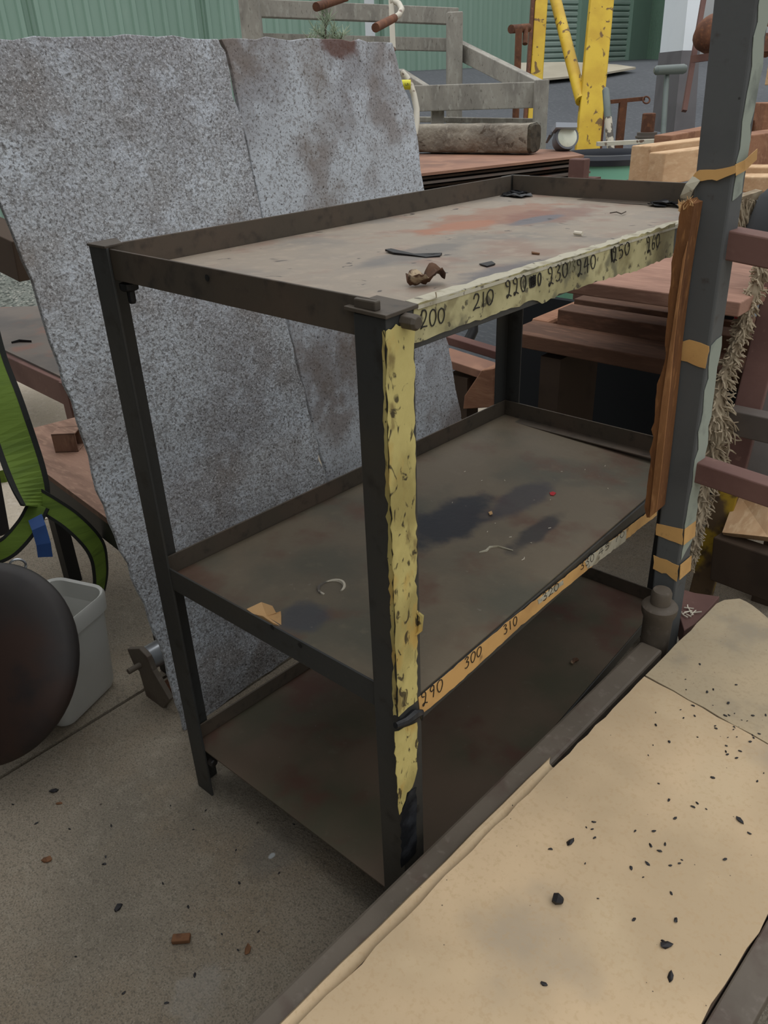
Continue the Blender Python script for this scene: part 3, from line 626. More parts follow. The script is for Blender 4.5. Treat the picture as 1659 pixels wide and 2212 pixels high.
writing('45', [(1290, 1190), (1316, 1169), (1317, 1181), (1291, 1201)], midtape, wd=.0013)
writing('70', [(1324, 1162), (1348, 1144), (1349, 1155), (1325, 1174)], midtape, wd=.0012)

# ------------------------------------------------------------------ the two leaning sheets behind the unit
PA, PN = V((-.78, 0, 0)), V((1, 0, .12)).normalized()
def pp(u, v_, o=0): return onp(u, v_, PA-V((o, 0, 0)), PN)
def pyz(y, z): return V((-.78-.12*z, y, z))
s1 = [pp(-126, 84), pp(120, 80), pp(340, 79), pp(472, 84), pp(487, 110), pp(530, 300), pp(567, 478), pp(625, 720), pp(706, 1045), pyz(.72, .012), pyz(.085, .0), pp(360, 1430), pp(300, 1280), pp(238, 1130), pp(195, 985), pp(130, 790), pp(95, 690), pp(35, 520), pp(0, 435)]
s1 = jag(s1, .035, .0028, 31)
o = build(MB().prism(s1, PN*-.012), 'metal_sheet', 'panel', base=pyz(.4, 0), bevel=.002); tag(o, 'wide rough mottled zinc-grey sheet with ragged left edge leaning behind the shelf unit', 'metal sheet', 'rough sheets leaning behind the shelf unit')
s2 = [pp(478, 84, .016), pp(600, 83, .016), pp(700, 84, .016), pp(848, 92, .016), pp(856, 120, .016), pp(873, 190, .016), pp(893, 240, .016), pp(906, 330, .016), pp(915, 400, .016), pp(958, 700, .016), pp(996, 890, .016), pyz(1.33, .004)-V((.016, 0, 0)), pyz(.727, .004)-V((.016, 0, 0)), pp(709, 1045, .016), pp(628, 720, .016), pp(570, 478, .016), pp(533, 300, .016), pp(491, 110, .016)]
s2 = jag(s2, .03, .0022, 32)
o = build(MB().prism(s2, PN*-.012), 'metal_sheet', 'panel2', base=pyz(.9, 0)-V((.016, 0, 0)), bevel=.002); tag(o, 'narrower grey sheet with rust stain at its top edge, leaning right of the ragged one', 'metal sheet', 'rough sheets leaning behind the shelf unit')

# ------------------------------------------------------------------ low table covered in kraft paper, front right
ZP = .33
tb = T('low_table', 'low steel-edged work table under kraft paper beside the shelf unit', 'table', (.3, .3, 0))
def zp(u, v_, z=ZP): return on(u, v_, 'z', z)
e1, e2 = zp(645, 2212), zp(1548, 1302)
r1, r2 = zp(1514, 2212), zp(1659, 1972)
ld = (e2-e1).normalized()
left = lambda t: e1+(e2-e1)*t
rdir = (r2-r1).normalized(); side0 = V((ld.y, -ld.x, 0))
rA = r1-rdir*.9; rB = r2+rdir*.75
base_pts = [left(-.75), left(1.0), zp(1598, 1291), zp(1659, 1333), zp(1780, 1420), rB, r1, rA]
top = [p-V((0, 0, .006)) for p in base_pts]
build(MB().prism(top, (0, 0, -.020)), 'table_top', 'dark', tb)
rp = V((rdir.y, -rdir.x, 0))*.024+V((0, 0, -.025)); mb = MB().bar(rA+rp, rB+rp, .044, .035); build(mb, 'edge_bar', 'rail', tb, bevel=.003)
for p in (left(.05), left(.95), rA, rB):
    c = V((p.x, p.y, 0)); cx = c+(V((.28, .3, 0))-c)*.12; build(MB().bar((cx.x, cx.y, 0), (cx.x, cx.y, ZP-.026), .05, .05), 'leg', 'rail', tb)
pA, pB = left(-.75), left(.98)
build(MB().prism([pA-V((0, 0, .03)), pB-V((0, 0, .03)), V((pB.x, pB.y, .01)), V((pA.x, pA.y, .01))], side0*.012), 'added_shade_panel', 'shade_blocker', tb)  # added panel, closes the table side to keep light off the bottom shelf
# kraft sheets: the near one and the far one, joint line between
j1, j2 = zp(1392, 1456), zp(1659, 1606); jd = (j2-j1); j3 = j1+jd*1.9
tj = (j1-e1).dot(ld)/(e2-e1).length
def sheet(name, outline, mt, label, dz, seed):
    pts = jag(outline, .03, .0012, seed); mb = MB()
    o = build(MB().prism([p+V((0, 0, dz-.006)) for p in pts], (0, 0, .003)), name, mt, base=(.3, .3, ZP-.006+dz)); tag(o, label, 'paper', 'kraft paper sheets on the low table'); return o
sheet('kraft_paper', [left(-.75), left(tj-.003), j2-jd*.004, j3, rB, r2, r1, rA], 'kraft', 'large tan kraft paper sheet with black chips, covering the near end of the low table', 0.0005, 41)
sheet('kraft_paper', [left(tj+.001), left(1.0), zp(1565, 1294), zp(1598, 1291), zp(1625, 1305), zp(1659, 1333), zp(1780, 1420), j3+V((0, .004, 0)), j2+V((0, .003, 0))], 'kraftfar', 'dirtier kraft paper sheet at the far end of the low table, beyond the cut line', 0.0005, 42)
# folded paper strip along the left side
mb = MB(); tt = [i/40 for i in range(41)]; prof = [(-.024, -.003), (-.020, .001), (-.014, .001), (-.009, -.004), (-.005, -.010), (-.001, -.008)]
side = V((ld.y, -ld.x, 0)); rr = random.Random(3)
Tend = (zp(1215, 1636)-e1).dot(ld)/(e2-e1).length
for t in tt:
    c = left(-.7+(Tend+.7)*t); wob = .0015*math.sin(t*23)+.001*math.sin(t*61)
    for dx, dz in prof:
        endj = -.02*abs(math.sin(dx*130)) if t > .99 else 0
        mb.v.append(c+side*(dx*(1.0 if t < .9 else 1-.0*t))+ld*endj+V((0, 0, dz-.008+wob)))
k = len(prof)
for i in range(40):
    for j in range(k-1): mb.f.append((i*k+j, i*k+j+1, (i+1)*k+j+1, (i+1)*k+j))
o = single(mb, 'paper_strip', 'kraft', 'rolled strip of kraft paper tucked between brown rail and table edge', 'paper', smooth=True)
md = o.modifiers.new('solid', 'SOLIDIFY'); md.thickness = .0012
# rail
rl1, rl2 = on(531, 2212, 'z', .31), on(1439, 1334, 'z', .31)
rd = (rl2-rl1).normalized(); rs = V((rd.y, -rd.x, 0))
ra = T('brown_rail', 'long brown painted steel rail running past the foot of the shelf unit', 'rail', (rl1.x, rl1.y, 0))
p, q = rl1-rd*.5+rs*.0265-V((0, 0, .022)), rl2+rs*.0225-V((0, 0, .022))-rd*.11
build(MB().bar(p, q, .050, .044), 'rail_bar', 'rail', ra, bevel=.006)
for t in (.12, .97):
    c = p*(1-t)+q*t; build(MB().bar((c.x, c.y, 0), (c.x, c.y, c.z-.02), .03, .03), 'support', 'rail', ra)

# ------------------------------------------------------------------ storage rack on the right: post, arms, board, tape
rk = T('storage_rack', 'grey box-section rack post with two brown side arms', 'rack', (.07, .83, 0))
yF = .80
a = [on(1541, 0, 'y', yF), on(1637, 0, 'y', yF)]; b_ = [on(1414, 1215, 'y', yF), on(1464, 1235, 'y', yF)]
# straight extrapolation above the frame and down to the floor
def ext(p, q, z): t = (z-q.z)/(p.z-q.z); return q+(p-q)*t
z_hi, z_lo = 2.3, 0.05
tl, tr, bl, br = ext(a[0], b_[0], z_hi), ext(a[1], b_[1], z_hi), ext(a[0], b_[0], z_lo), ext(a[1], b_[1], z_lo)
back = V((.004, .05, 0))
build(MB().hexa([bl, br, br+back, bl+back], [tl, tr, tr+back, tl+back]), 'post', 'greypost', rk, bevel=.004)
def arm(u0, v0, u1, v1, y, w, h):      # top front edge given in the picture
    P, Q = on(u0, v0, 'y', y), on(u1, v1, 'y', y); Q = P+(Q-P)*4
    return MB().bar(P+V((0, w/2, -h/2)), Q+V((0, w/2, -h/2)), w, h)
build(arm(1568, 497, 1659, 514, .815, .050, .050), 'arm', 'oxide', rk, bevel=.003)
build(arm(1497, 997, 1659, 1050, .815, .044, .044), 'arm', 'oxide', rk, bevel=.003)
# pale paint left on the side of the post
def pside(z, t):   # point on the +x face at height z, t across the face
    a_, b2_ = br, tr; k = (z-z_lo)/(z_hi-z_lo); return a_+(b2_-a_)*k+back*t+V((.0006, 0, 0))
pts = jag([pside(.47, .12), pside(.62, .1), pside(.80, .2), pside(.93, .1), pside(.94, .9), pside(.70, .95), pside(.50, .9)], .02, .003, 77)
build(MB().prism(pts, (.0008, 0, 0)), 'pale_paint', 'palepaint', rk)
pts = jag([pside(1.18, .15), pside(1.5, .1), pside(1.9, .1), pside(1.9, .95), pside(1.4, .9), pside(1.19, .8)], .02, .003, 78)
build(MB().prism(pts, (.0008, 0, 0)), 'pale_paint', 'palepaint', rk)
# masking tape on the post
def ontape(outline, seed, name, mt, label=None, off=.0012, y=None, dn=(0, -1, 0)):
    pts = [on(u, v_, 'y', (y or yF)-.0008) for u, v_ in outline]; pts = jag(pts, .012, .001, seed)
    return build(MB().prism(pts, V(dn)*off), name, mt, rk)
ontape([(1462, 742), (1483, 735), (1495, 735), (1532, 748), (1529, 768), (1524, 796), (1459, 772)], 51, 'tape_patch', 'tapekraft')
ontape([(1419, 1131), (1476, 1143), (1474, 1177), (1417, 1155)], 52, 'tape_band', 'tapekraft')
ontape([(1412, 1199), (1440, 1209), (1467, 1222), (1462, 1256), (1440, 1238), (1430, 1238), (1411, 1228)], 53, 'tape_band', 'tapekraft')
ontape([(1503, 374), (1512, 367), (1560, 364), (1592, 356), (1589, 374), (1550, 390), (1530, 388), (1506, 392), (1500, 384)], 54, 'tape_band', 'tapekraft', off=.004)
# side faces of the same bands
def sidetape(v0, v1, u, seed, name='tape_side'):
    P = on(u, v0, 'y', yF); Q = on(u+(-2), v1, 'y', yF); xo = V((.0012, 0, 0))
    pts = [P+xo, P+xo+V((.003, .05, 0)), Q+xo+V((.003, .05, 0)), Q+xo]
    build(MB().prism(pts, (.0012, 0, 0)), name, 'tapekraft', rk)
sidetape(1143, 1177, 1477, 1); sidetape(1220, 1252, 1468, 2)
c = on(1592, 356, 'y', yF)
mb = MB().ribbon([c+V((0, -.003, -.008)), c+V((.008, .015, -.002)), c+V((.010, .035, .006)), c+V((.011, .055, .012))], (0, 0, 1), .018, .001); build(mb, 'tape_side', 'tapekraft', rk)
c = on(1505, 385, 'y', yF-.006)
mb = MB().ribbon([c, c+V((-.008, -.006, -.014)), c+V((-.014, -.004, -.030)), c+V((-.012, 0, -.042))], (1, 0, .3), .018, .001); build(mb, 'loose_tape_end', 'tapewhite', rk)
# brown board strapped to the post
yB = .755
out_l = [(1500, 440), (1487, 431), (1474, 441), (1466, 470), (1462, 500), (1455, 545), (1450, 590), (1444, 640), (1436, 780), (1419, 830), (1408, 960), (1392, 1095), (1397, 1118), (1404, 1118)]
out_r = [(1420, 1104), (1432, 1000), (1449, 840), (1458, 740), (1475, 600), (1487, 520)]
pts = jag([on(u, v_, 'y', yB) for u, v_ in out_l+out_r], .014, .0014, 61, only=set(range(len(out_l)-2)))
bd = T('brown_board', 'ragged orange-brown wooden board standing against the left side of the grey rack post', 'board', (.01, .78, 0))
build(MB().prism(pts, (.0, .036, 0)), 'board_face', 'cardwood', bd)
pts = [on(u, v_, 'y', yB-.0005) for u, v_ in ((1404, 1118), (1420, 1104), (1432, 1000), (1449, 840), (1458, 740), (1475, 600), (1487, 520), (1476, 560), (1458, 680), (1446, 760), (1430, 870), (1418, 980))]
build(MB().prism(pts, (0, -.004, 0)), 'edge_strip', 'cardlight', bd, bevel=.001)
rr = random.Random(8); mb = MB(); c0 = on(1484, 436, 'y', yB)
for k in range(60):
    u = rr.uniform(1466, 1498); p = on(u, 440+abs(u-1488)*.5+rr.uniform(0, 8), 'y', yB+rr.uniform(0, .03)); q = p+V((rr.uniform(-.008, .006), rr.uniform(-.004, .004), rr.uniform(.004, .014)))
    mb.tube([p, (p+q)/2+V((rr.uniform(-.003, .003), 0, 0)), q], [.0012, .001, .0004], 4)
build(mb, 'torn_fibres', 'card', bd)
# swivel knob at the rail end
kb = T('pivot_knob', 'dark steel pivot with round knob at the far end of the brown rail', 'pivot', (on(1430, 1300, 'z', .28)-V((0, 0, .28))))
kc = on(1424, 1318, 'y', .735)
kc = V((kc.x, kc.y, 0)); zk = on(1424, 1303, 'y', .735).z
build(MB().lathe(kc, (0, 0, 1), [(.045, 0), (.045, .02), (.028, .05), (.030, zk-.035), (.036, zk-.02), (.037, zk-.005), (.033, zk), (.020, zk+.003)], 28), 'pivot_body', 'rail', kb, smooth=True)
build(MB().lathe(kc+V((0, 0, zk)), (0, 0, 1), [(.021, 0), (.021, .028), (.018, .034), (.004, .036)], 24), 'knob', 'rail', kb, smooth=True)
# rusty base flange between post and table
pts = [on(u, v_, 'z', .27) for u, v_ in ((1466, 1270), (1500, 1280), (1555, 1288), (1538, 1308), (1500, 1348), (1478, 1362), (1468, 1330))]
o = single(MB().prism(pts, (0, 0, -.05)), 'base_bracket', 'oxide', 'red-brown steel bracket beside the pivot, at the far corner of the low table', 'bracket', bevel=.002)
mb = MB(); rr = random.Random(2)
for k in range(14):
    p = on(1480+rr.uniform(-12, 18), 1318+rr.uniform(-8, 10), 'z', .272+rr.uniform(0, .004)); q = p+V((rr.uniform(-.02, .02), rr.uniform(-.02, .02), .002)); mb.tube([p, q], .0014, 4)
single(mb, 'straw_bits', 'whitechip', 'few pale straw bits lying on the red-brown bracket', 'straw')

# ------------------------------------------------------------------ behind the rack: mop rope, leaning post, timber
ln = T('leaning_post', 'brown steel post with worn yellow paint at its foot, leaning behind the rack', 'post', (.2, 1.3, 0))
def dd(u, v_, d): return dep(u, v_, d)
P0, P1 = dd(1520, 1262, 2.30), dd(1648, 760, 2.06); dirn = (P1-P0)
Pb = P0-dirn*(P0.z/dirn.z if P0.z > 0 else 0)*.98
build(MB().bar(Pb, P0+dirn*.46, .075, .06, V((1, .2, 0))), 'lower_section', 'yellowdirty', ln, bevel=.003)
build(MB().bar(P0+dirn*.46, P0+dirn*1.9, .080, .065, V((1, .2, 0))), 'upper_section', 'oxide', ln, bevel=.003)
mb = MB().bar(dd(1575, 905, 2.05), dd(1760, 945, 1.9), .05, .065); single(mb, 'cross_channel', 'greyplate', 'dark horizontal steel channel crossing the leaning post, above the lower brown arm', 'channel', bevel=.003)
# mop head
def yarn(mb, p, d, l, rr, r=.0025):
    a = d.orthogonal().normalized(); b = d.cross(a); ph = rr.random()*6
    q = [p]
    for i in range(1, 5): t = i/4; q.append(p+d*l*t+(a*math.sin(ph+t*3)+b*math.cos(ph+t*3))*l*.30*t+V((0, 0, -l*.35*t*t)))
    mb.tube(q, [r, r, r, r*.9, r*.5], 5)
path = [(1650, 560), (1632, 620), (1612, 680), (1602, 720), (1578, 780), (1556, 840), (1545, 890), (1548, 930), (1536, 975), (1525, 1030), (1512, 1090), (1503, 1140), (1496, 1190), (1488, 1230)]
wid = [30, 30, 32, 32, 34, 40, 62, 74, 64, 50, 42, 34, 26, 18]
rr = random.Random(14); mb = MB(); core = MB()
pts3 = [dd(u, v_, 1.90+.00035*(v_-560)) for u, v_ in path]
core.tube(pts3, [wd*.32/1724*2.1 for wd in wid], 8)
for i in range(len(path)-1):
    for k in range(80):
        t = rr.random(); c = pts3[i]*(1-t)+pts3[i+1]*t; wd = (wid[i]*(1-t)+wid[i+1]*t)/1724*2.1*.5
        ax = (pts3[i+1]-pts3[i]).normalized(); a = ax.orthogonal().normalized(); b = ax.cross(a); th_ = rr.random()*6.283
        o_ = (a*math.cos(th_)+b*math.sin(th_))
        yarn(mb, c+o_*wd*.45, (o_*rr.uniform(.2, .9)+ax*rr.uniform(-.6, 1.2)+V((rr.uniform(-.4, .4), rr.uniform(-.4, .4), 0))).normalized(), wd*rr.uniform(.7, 1.2), rr, .0026)
mp_ = T('mop_head', 'dirty cotton mop rope hanging down behind the grey rack post', 'mop', (pts3[-1].x, pts3[-1].y, 0))
build(core, 'rope_core', 'rope', mp_, smooth=True); build(mb, 'yarn_strands', 'rope', mp_, smooth=True)
mb = MB()
c = dd(1625, 445, 1.95); 
for k in range(220):
    p = dd(rr.uniform(1592, 1632), rr.uniform(425, 440), 1.95+rr.uniform(-.02, .03)); yarn(mb, p, V((rr.uniform(-.1, .1), rr.uniform(-.1, .1), -1)).normalized(), rr.uniform(.04, .062), rr, .0022)
mb.bar(dd(1590, 434, 1.95), dd(1640, 418, 1.95), .03, .018)
single(mb, 'brush_head', 'rope', 'frayed brush of grey strands lying on the upper brown arm', 'brush')
mb = MB().lathe(dd(1668, 462, 1.93), (.2, .2, 1), [(.04, -.07), (.045, -.06), (.045, .03), (.03, .055), (.02, .06)], 20)
single(mb, 'dark_bottle', 'vest', 'dark green-grey rounded container beside the frayed brush, cut by the frame', 'container', smooth=True)
mb = MB().tube([dd(1606, 640, 2.2), dd(1598, 672, 2.2), dd(1590, 705, 2.2)], [.008, .014, .006], 10); single(mb, 'red_plastic_scrap', 'red', 'small bright red plastic piece behind the mop rope', 'handle', smooth=True)
mb = MB().bar(dd(1590, 560, 2.3), dd(1530, 860, 2.5), .07, .05, (0, 1, 0)); single(mb, 'black_post', 'black', 'black steel upright just right of the grey rack post', 'post')
mb = MB().prism([dd(1592, 1062, 2.25), dd(1659, 1062, 2.15), dd(1800, 1080, 2.1), dd(1800, 1180, 2.0), dd(1659, 1160, 2.0), dd(1560, 1150, 2.1)], (0.0, .02, -.02)); single(mb, 'plywood_offcut', 'freshwood', 'pale plywood offcut lying low behind the lower brown arm', 'plywood')
mb = MB().bar(dd(1548, 1200, 2.15), dd(1760, 1275, 1.95), .05, .13); single(mb, 'dark_beam', 'dark', 'dark brown timber beam low behind the paper-covered table', 'beam', bevel=.004)
mb = MB().prism([dd(1659, 700, 2.5), dd(1590, 900, 2.5), dd(1560, 1050, 2.5), dd(1700, 1050, 2.5), dd(1780, 700, 2.5)], (0.0, .03, 0)); single(mb, 'steel_plate', 'greyplate', 'upright dull brown steel plate behind the mop rope and leaning post', 'plate')

# timber pile beyond the unit: boards along X low down, beams on top
tg = 'timber pieces stacked beyond the shelf unit'
def xboard(u, v_, y, x_end, w, h, mt, label, name='timber_board'):
    P = on(u, v_, 'y', y); Q = V((x_end, P.y, P.z))
    return single(MB().bar(P+V((0, w/2, -h/2)), Q+V((0, w/2, -h/2)), w, h), name, mt, label, 'timber', tg, bevel=.003)
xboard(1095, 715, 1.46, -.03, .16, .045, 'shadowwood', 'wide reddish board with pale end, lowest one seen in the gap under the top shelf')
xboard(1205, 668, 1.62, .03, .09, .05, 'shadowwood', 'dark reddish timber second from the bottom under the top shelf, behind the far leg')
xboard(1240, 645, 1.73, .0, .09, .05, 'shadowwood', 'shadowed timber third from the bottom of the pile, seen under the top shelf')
xboard(1175, 598, 1.28, -.03, .50, .035, 'palewood', 'broad flat reddish board catching light just below the 240 to 250 tape numbers')
xboard(1300, 556, 1.90, .0, .30, .03, 'palewood', 'uppermost thin reddish board seen below the 260 tape number')
mb = MB().bar(on(1165, 700, 'y', 1.62)+V((0, 0, -.03)), on(1165, 700, 'y', 1.62)+V((.0, .35, -.03)), .07, .09); single(mb, 'timber_block', 'redwood', 'rounded-corner timber block standing end-on above the lowest reddish board', 'timber', bevel=.012)
pts = [on(u, v_, 'y', 1.38) for u, v_ in ((1003, 855), (1040, 800), (1066, 796), (1066, 880), (1000, 884))]
single(MB().prism(pts, (.0, .12, 0)), 'timber_offcut', 'redwood', 'angled timber offcut with sawn end beside the far end of the leaning sheets', 'timber', bevel=.003)
# hidden trestles carrying the pile
mb = MB()
P = on(1112, 722, 'y', 1.5)
for x, lb_ in ((P.x+.15, 'left'), (P.x+.9, 'right')): single(MB().bar((x, 1.6, 0), (x, 1.6, P.z-.045), .07, .25, (0, 1, 0)), 'support_block', 'dark', 'dark support block under the %s half of the timber pile beyond the unit' % lb_, 'block', 'blocks under the timber pile')
# dark backing board beneath the pile
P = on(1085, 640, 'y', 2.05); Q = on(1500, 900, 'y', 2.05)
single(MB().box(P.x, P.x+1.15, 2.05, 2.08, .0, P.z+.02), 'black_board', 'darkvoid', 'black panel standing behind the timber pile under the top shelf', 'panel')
# red steel rails beyond
mb = MB().bar(dd(958, 728, 3.0), dd(1090, 768, 2.9), .05, .03); single(mb, 'steel_rail', 'oxide', 'upper red-brown steel rail in the gap right of the leaning sheets', 'rail', 'steel rails beyond the sheets', bevel=.003)
mb = MB().bar(dd(955, 768, 2.9), dd(1090, 812, 2.8), .11, .03); single(mb, 'steel_rail', 'rustplate', 'lower wide pale-topped steel rail in the gap right of the leaning sheets', 'rail', 'steel rails beyond the sheets', bevel=.003)
mb = MB().tube([dd(1022, 680, 3.4), dd(1022, 715, 3.4), dd(1012, 735, 3.4)], .022, 10); single(mb, 'black_hose', 'black', 'short black hose end standing on the pale concrete beyond the unit', 'hose', smooth=True)

# beams on top of the pile (along Y)
def ybeam(u0, v0, u1, v1, z, w, h, mt, label, ext_=1.0, name='timber_beam', drop=0):
    P = on(u0, v0, 'z', z); Q = on(u1, v1, 'z', z); Q = P+(Q-P)*ext_+V((0, 0, drop))
    mb = MB().bar(P+V((0, 0, -h/2)), Q+V((0, 0, -h/2)), w, h); return single(mb, name, mt, label, 'timber', tg, bevel=.004)
def dbeam(p0, p1, w, h, mt, label):   # (u, v, depth) of the top centre line ends
    P, Q = dep(*p0), dep(*p1); mb = MB().bar(P-V((0, 0, h/2)), Q-V((0, 0, h/2)), w, h)
    return single(mb, 'timber_beam', mt, label, 'timber', tg, bevel=.004)
dbeam((1385, 315, 2.75), (1560, 293, 3.1), .075, .115, 'freshwood', 'pale sawn beam end left of the grey post, thickest of the beams there')
dbeam((1420, 330, 2.62), (1560, 312, 2.9), .060, .100, 'freshwood', 'rough-sided pale beam just in front of the thickest sawn beam, left of the post')
dbeam((1432, 292, 3.3), (1700, 242, 3.9), .080, .050, 'redwood', 'reddish beam running behind the grey post on top of the timber pile')
dbeam((1590, 292, 2.9), (1760, 270, 3.1), .10, .14, 'redwood', 'deep brown beam right of the grey post, largest of the beams there')
dbeam((1585, 358, 2.6), (1760, 358, 2.5), .09, .035, 'freshwood', 'thin pale batten right of the grey post, upper of two')
dbeam((1585, 378, 2.5), (1760, 378, 2.4), .10, .045, 'freshwood', 'thin pale batten right of the grey post, lower of two')
dbeam((1640, 222, 3.6), (1760, 218, 3.6), .14, .16, 'redwood', 'stub of squared timber with bolt holes at the right edge above the deep beam')
P = dep(1670, 125, 4.0); single(MB().bar(P, P+V((.35, 0, 0)), .12, .24), 'timber_block', 'freshwood', 'upright pale timber block at the right frame edge', 'timber', tg, bevel=.004)
P = dep(1645, 30, 4.2); mb = MB().bar(P, P+V((.5, .1, -.3)), .06, .06); single(mb, 'rusty_bar', 'rust', 'rusty bar at the top right corner beside the grey post', 'bar')
mb = MB().tube([dep(1652, 118, 4.1), dep(1656, 78, 4.1)], .03, 8); single(mb, 'turned_peg', 'rust', 'small rusty peg between blocks at the right frame edge', 'peg')
mb = MB().lathe(dep(1532, 70, 5.0), (RT*-.8-FW*.5-DN*.2), [(.10, -.08), (.11, 0), (.10, .03), (.05, .07), (.02, .08)], 20); single(mb, 'rusty_dome', 'rust', 'rounded rusty housing left of the grey post near the white wall end', 'housing', smooth=True)
mb = MB().bar(dep(1496, 128, 5.0), dep(1540, 122, 4.9), .05, .04); single(mb, 'rusty_bracket', 'oxide', 'red-brown bracket under the rounded rusty housing', 'bracket')
P = dep(1392, 340, 3.0)
mb = MB().bar((P.x, P.y, 0), (P.x, P.y, P.z-.09), .2, .2)
single(mb, 'timber_stack_base', 'dark', 'stacked dark timber base carrying the pale beams beyond the unit', 'timber')
for u, v_, d, lb_ in ((1000, 790, 2.86, 'pale-topped steel rail'), (1035, 862, None, 'angled timber offcut')):
    q = dep(u, v_, d) if d else on(u, 884, 'y', 1.44)
    if not d: q.x += .06
    zt_ = q.z-.03 if d else q.z
    single(MB().bar((q.x, q.y, 0), (q.x, q.y, zt_), .09, .07), 'support_block', 'dark', 'dark wooden block holding up the %s' % lb_, 'block')

# ------------------------------------------------------------------ background: plate stack, log, timber frame
st = [on(u, v_, 'z', 1.075) for u, v_ in ((880, 378), (1262, 335), (1225, 324), (1170, 322), (880, 332))]
sk = T('plate_stack', 'stack of thin rusty steel plates carrying the split grey timber', 'plates', V((st[0].x, st[0].y, 0)))
build(MB().prism(st, (0, 0, -.010)), 'top_plate', 'rustplate', sk)
rr = random.Random(4)
for k in range(5):
    sh = V((rr.uniform(-.03, .03), rr.uniform(-.02, .03), 0)); z = -.016-.016*k
    build(MB().prism([p+sh+V((0, 0, z)) for p in st], (0, 0, -.008)), 'plate', 'greyplate' if k % 2 else 'dark', sk)
P = on(1252, 345, 'z', 1.075); build(MB().bar(P+V((0, 0, .004)), P+V((0, 0, -.14)), .07, .05), 'end_stop', 'oxide', sk, bevel=.004)
for p in (st[0], st[1], st[4]): build(MB().bar((p.x, p.y+.08, 0), (p.x, p.y+.08, .98), .06, .06), 'support_leg', 'oxide', sk)
la, lb = on(880, 329, 'z', 1.078)+V((0, 0, .062)), on(1150, 332, 'z', 1.078)+V((0, 0, .062))
lgd = (lb-la).normalized()
lg = T('split_timber', 'thick split grey timber baulk with dark rounded end on the rusty plates', 'timber', (la+lb)/2-V((0, 0, .07)))
mb = MB(); n = 14; k = 24
for i in range(k+1):
    c = la+(lb-la)*(i/k)
    for j in range(n):
        a = 2*math.pi*j/n; x = math.copysign(abs(math.cos(a))**.45, math.cos(a)); y = math.copysign(abs(math.sin(a))**.45, math.sin(a))
        f = 1+.05*noise.noise(V((i*.4, x*2, y*2)))
        mb.v.append(c+V((lgd.y, -lgd.x, 0)).normalized()*x*.062*f+V((0, 0, 1))*y*.060*f)
for i in range(k):
    for j in range(n): o_ = i*n; mb.f.append((o_+j, o_+(j+1) % n, o_+n+(j+1) % n, o_+n+j))
mb.f.append(tuple(range(n-1, -1, -1))); build(mb, 'baulk', 'log', lg, smooth=True)
mb = MB(); ring = []
for j in range(n):
    a = 2*math.pi*j/n; x = math.copysign(abs(math.cos(a))**.5, math.cos(a)); y = math.copysign(abs(math.sin(a))**.5, math.sin(a)); ring.append(V((lgd.y, -lgd.x, 0)).normalized()*x*.062+V((0, 0, 1))*y*.060)
mb.poly([lb+r for r in ring]+[lb+lgd*.012+r*.9 for r in ring], [tuple(range(n)), tuple(range(2*n-1, n-1, -1))]+[(i, (i+1) % n, (i+1) % n+n, i+n) for i in range(n)])
build(mb, 'sawn_end', 'logend', lg)

fr = T('timber_barrier', 'weathered grey timber barrier frame with rails and a diagonal brace', 'frame', dep(980, 200, 4.6)*1)
def fb(p0, p1, w, h, name='rail', mt='oldwood', up=(0, 0, 1)): return build(MB().bar(dep(*p0), dep(*p1), w, h, up), name, mt, fr, bevel=.004)
fb((545, 18, 4.5), (985, 36, 4.8), .09, .085)
fb((560, 87, 4.6), (968, 97, 4.85), .05, .07)
Pp = dep(546, 78, 4.5); Pt = onvert(Pp, 0, -8); build(MB().bar(V((Pp.x, Pp.y, 0)), Pt, .11, .11, FW), 'post', 'oldwood', fr, bevel=.006)
Pp = dep(981, 190, 4.8); Pt = onvert(Pp, 0, 26); build(MB().bar(V((Pp.x, Pp.y, 0)), Pt, .09, .09, FW), 'post', 'oldwood', fr, bevel=.006)
fb((985, 104, 4.8), (1172, 198, 4.35), .06, .09, 'brace')
fb((862, 160, 4.6), (925, 200, 4.5), .05, .06, 'brace')
fb((895, 213, 4.3), (1160, 205, 4.3), .05, .125, 'rail')
fb((905, 258, 4.5), (1158, 262, 4.4), .04, .028, 'rail')
Pp = dep(1166, 262, 4.3); Pt = onvert(Pp, 0, 172); build(MB().bar(V((Pp.x, Pp.y, 0)), Pt, .07, .055, FW), 'post', 'oldwood', fr, bevel=.004)
Pp = dep(945, 262, 4.4); Pt = onvert(Pp, 0, 215); build(MB().bar(V((Pp.x, Pp.y, 0)), Pt, .07, .055, FW), 'post', 'oldwood', fr, bevel=.004)

# white bent-handle tool with rusty grips, behind the sheet
wt = T('bent_tube_handles', 'white painted tube frame with two bent rust-tipped handles above the sheets', 'handles', dep(845, 90, 2.9)*1)
build(MB().bar(dep(849, 110, 2.9), dep(843, -60, 2.9), .020, .008, FW), 'upright', 'whitepaint', wt, bevel=.002)
h = [dep(u, v_, d) for u, v_, d in ((843, 4, 2.9), (852, 3, 2.9), (862, 8, 2.88), (868, 20, 2.86), (862, 32, 2.82), (850, 40, 2.78))]
build(MB().tube(h, .010, 10), 'bent_tube', 'whitepaint', wt, smooth=True)
build(MB().tube([dep(852, 39, 2.79), dep(811, 60, 2.62)], [.013, .014], 12), 'rusty_grip', 'rust', wt, smooth=True)
build(MB().tube([dep(748, -6, 2.85), dep(683, 15, 2.66)], [.013, .014], 12), 'rusty_grip', 'rust', wt, smooth=True)
h = [dep(u, v_, 2.9) for u, v_ in ((868, 156), (878, 166), (886, 180), (894, 205), (900, 235), (900, 265), (896, 290))]
build(MB().tube(h, .011, 10), 'lower_hoop', 'whitepaint', wt, smooth=True)
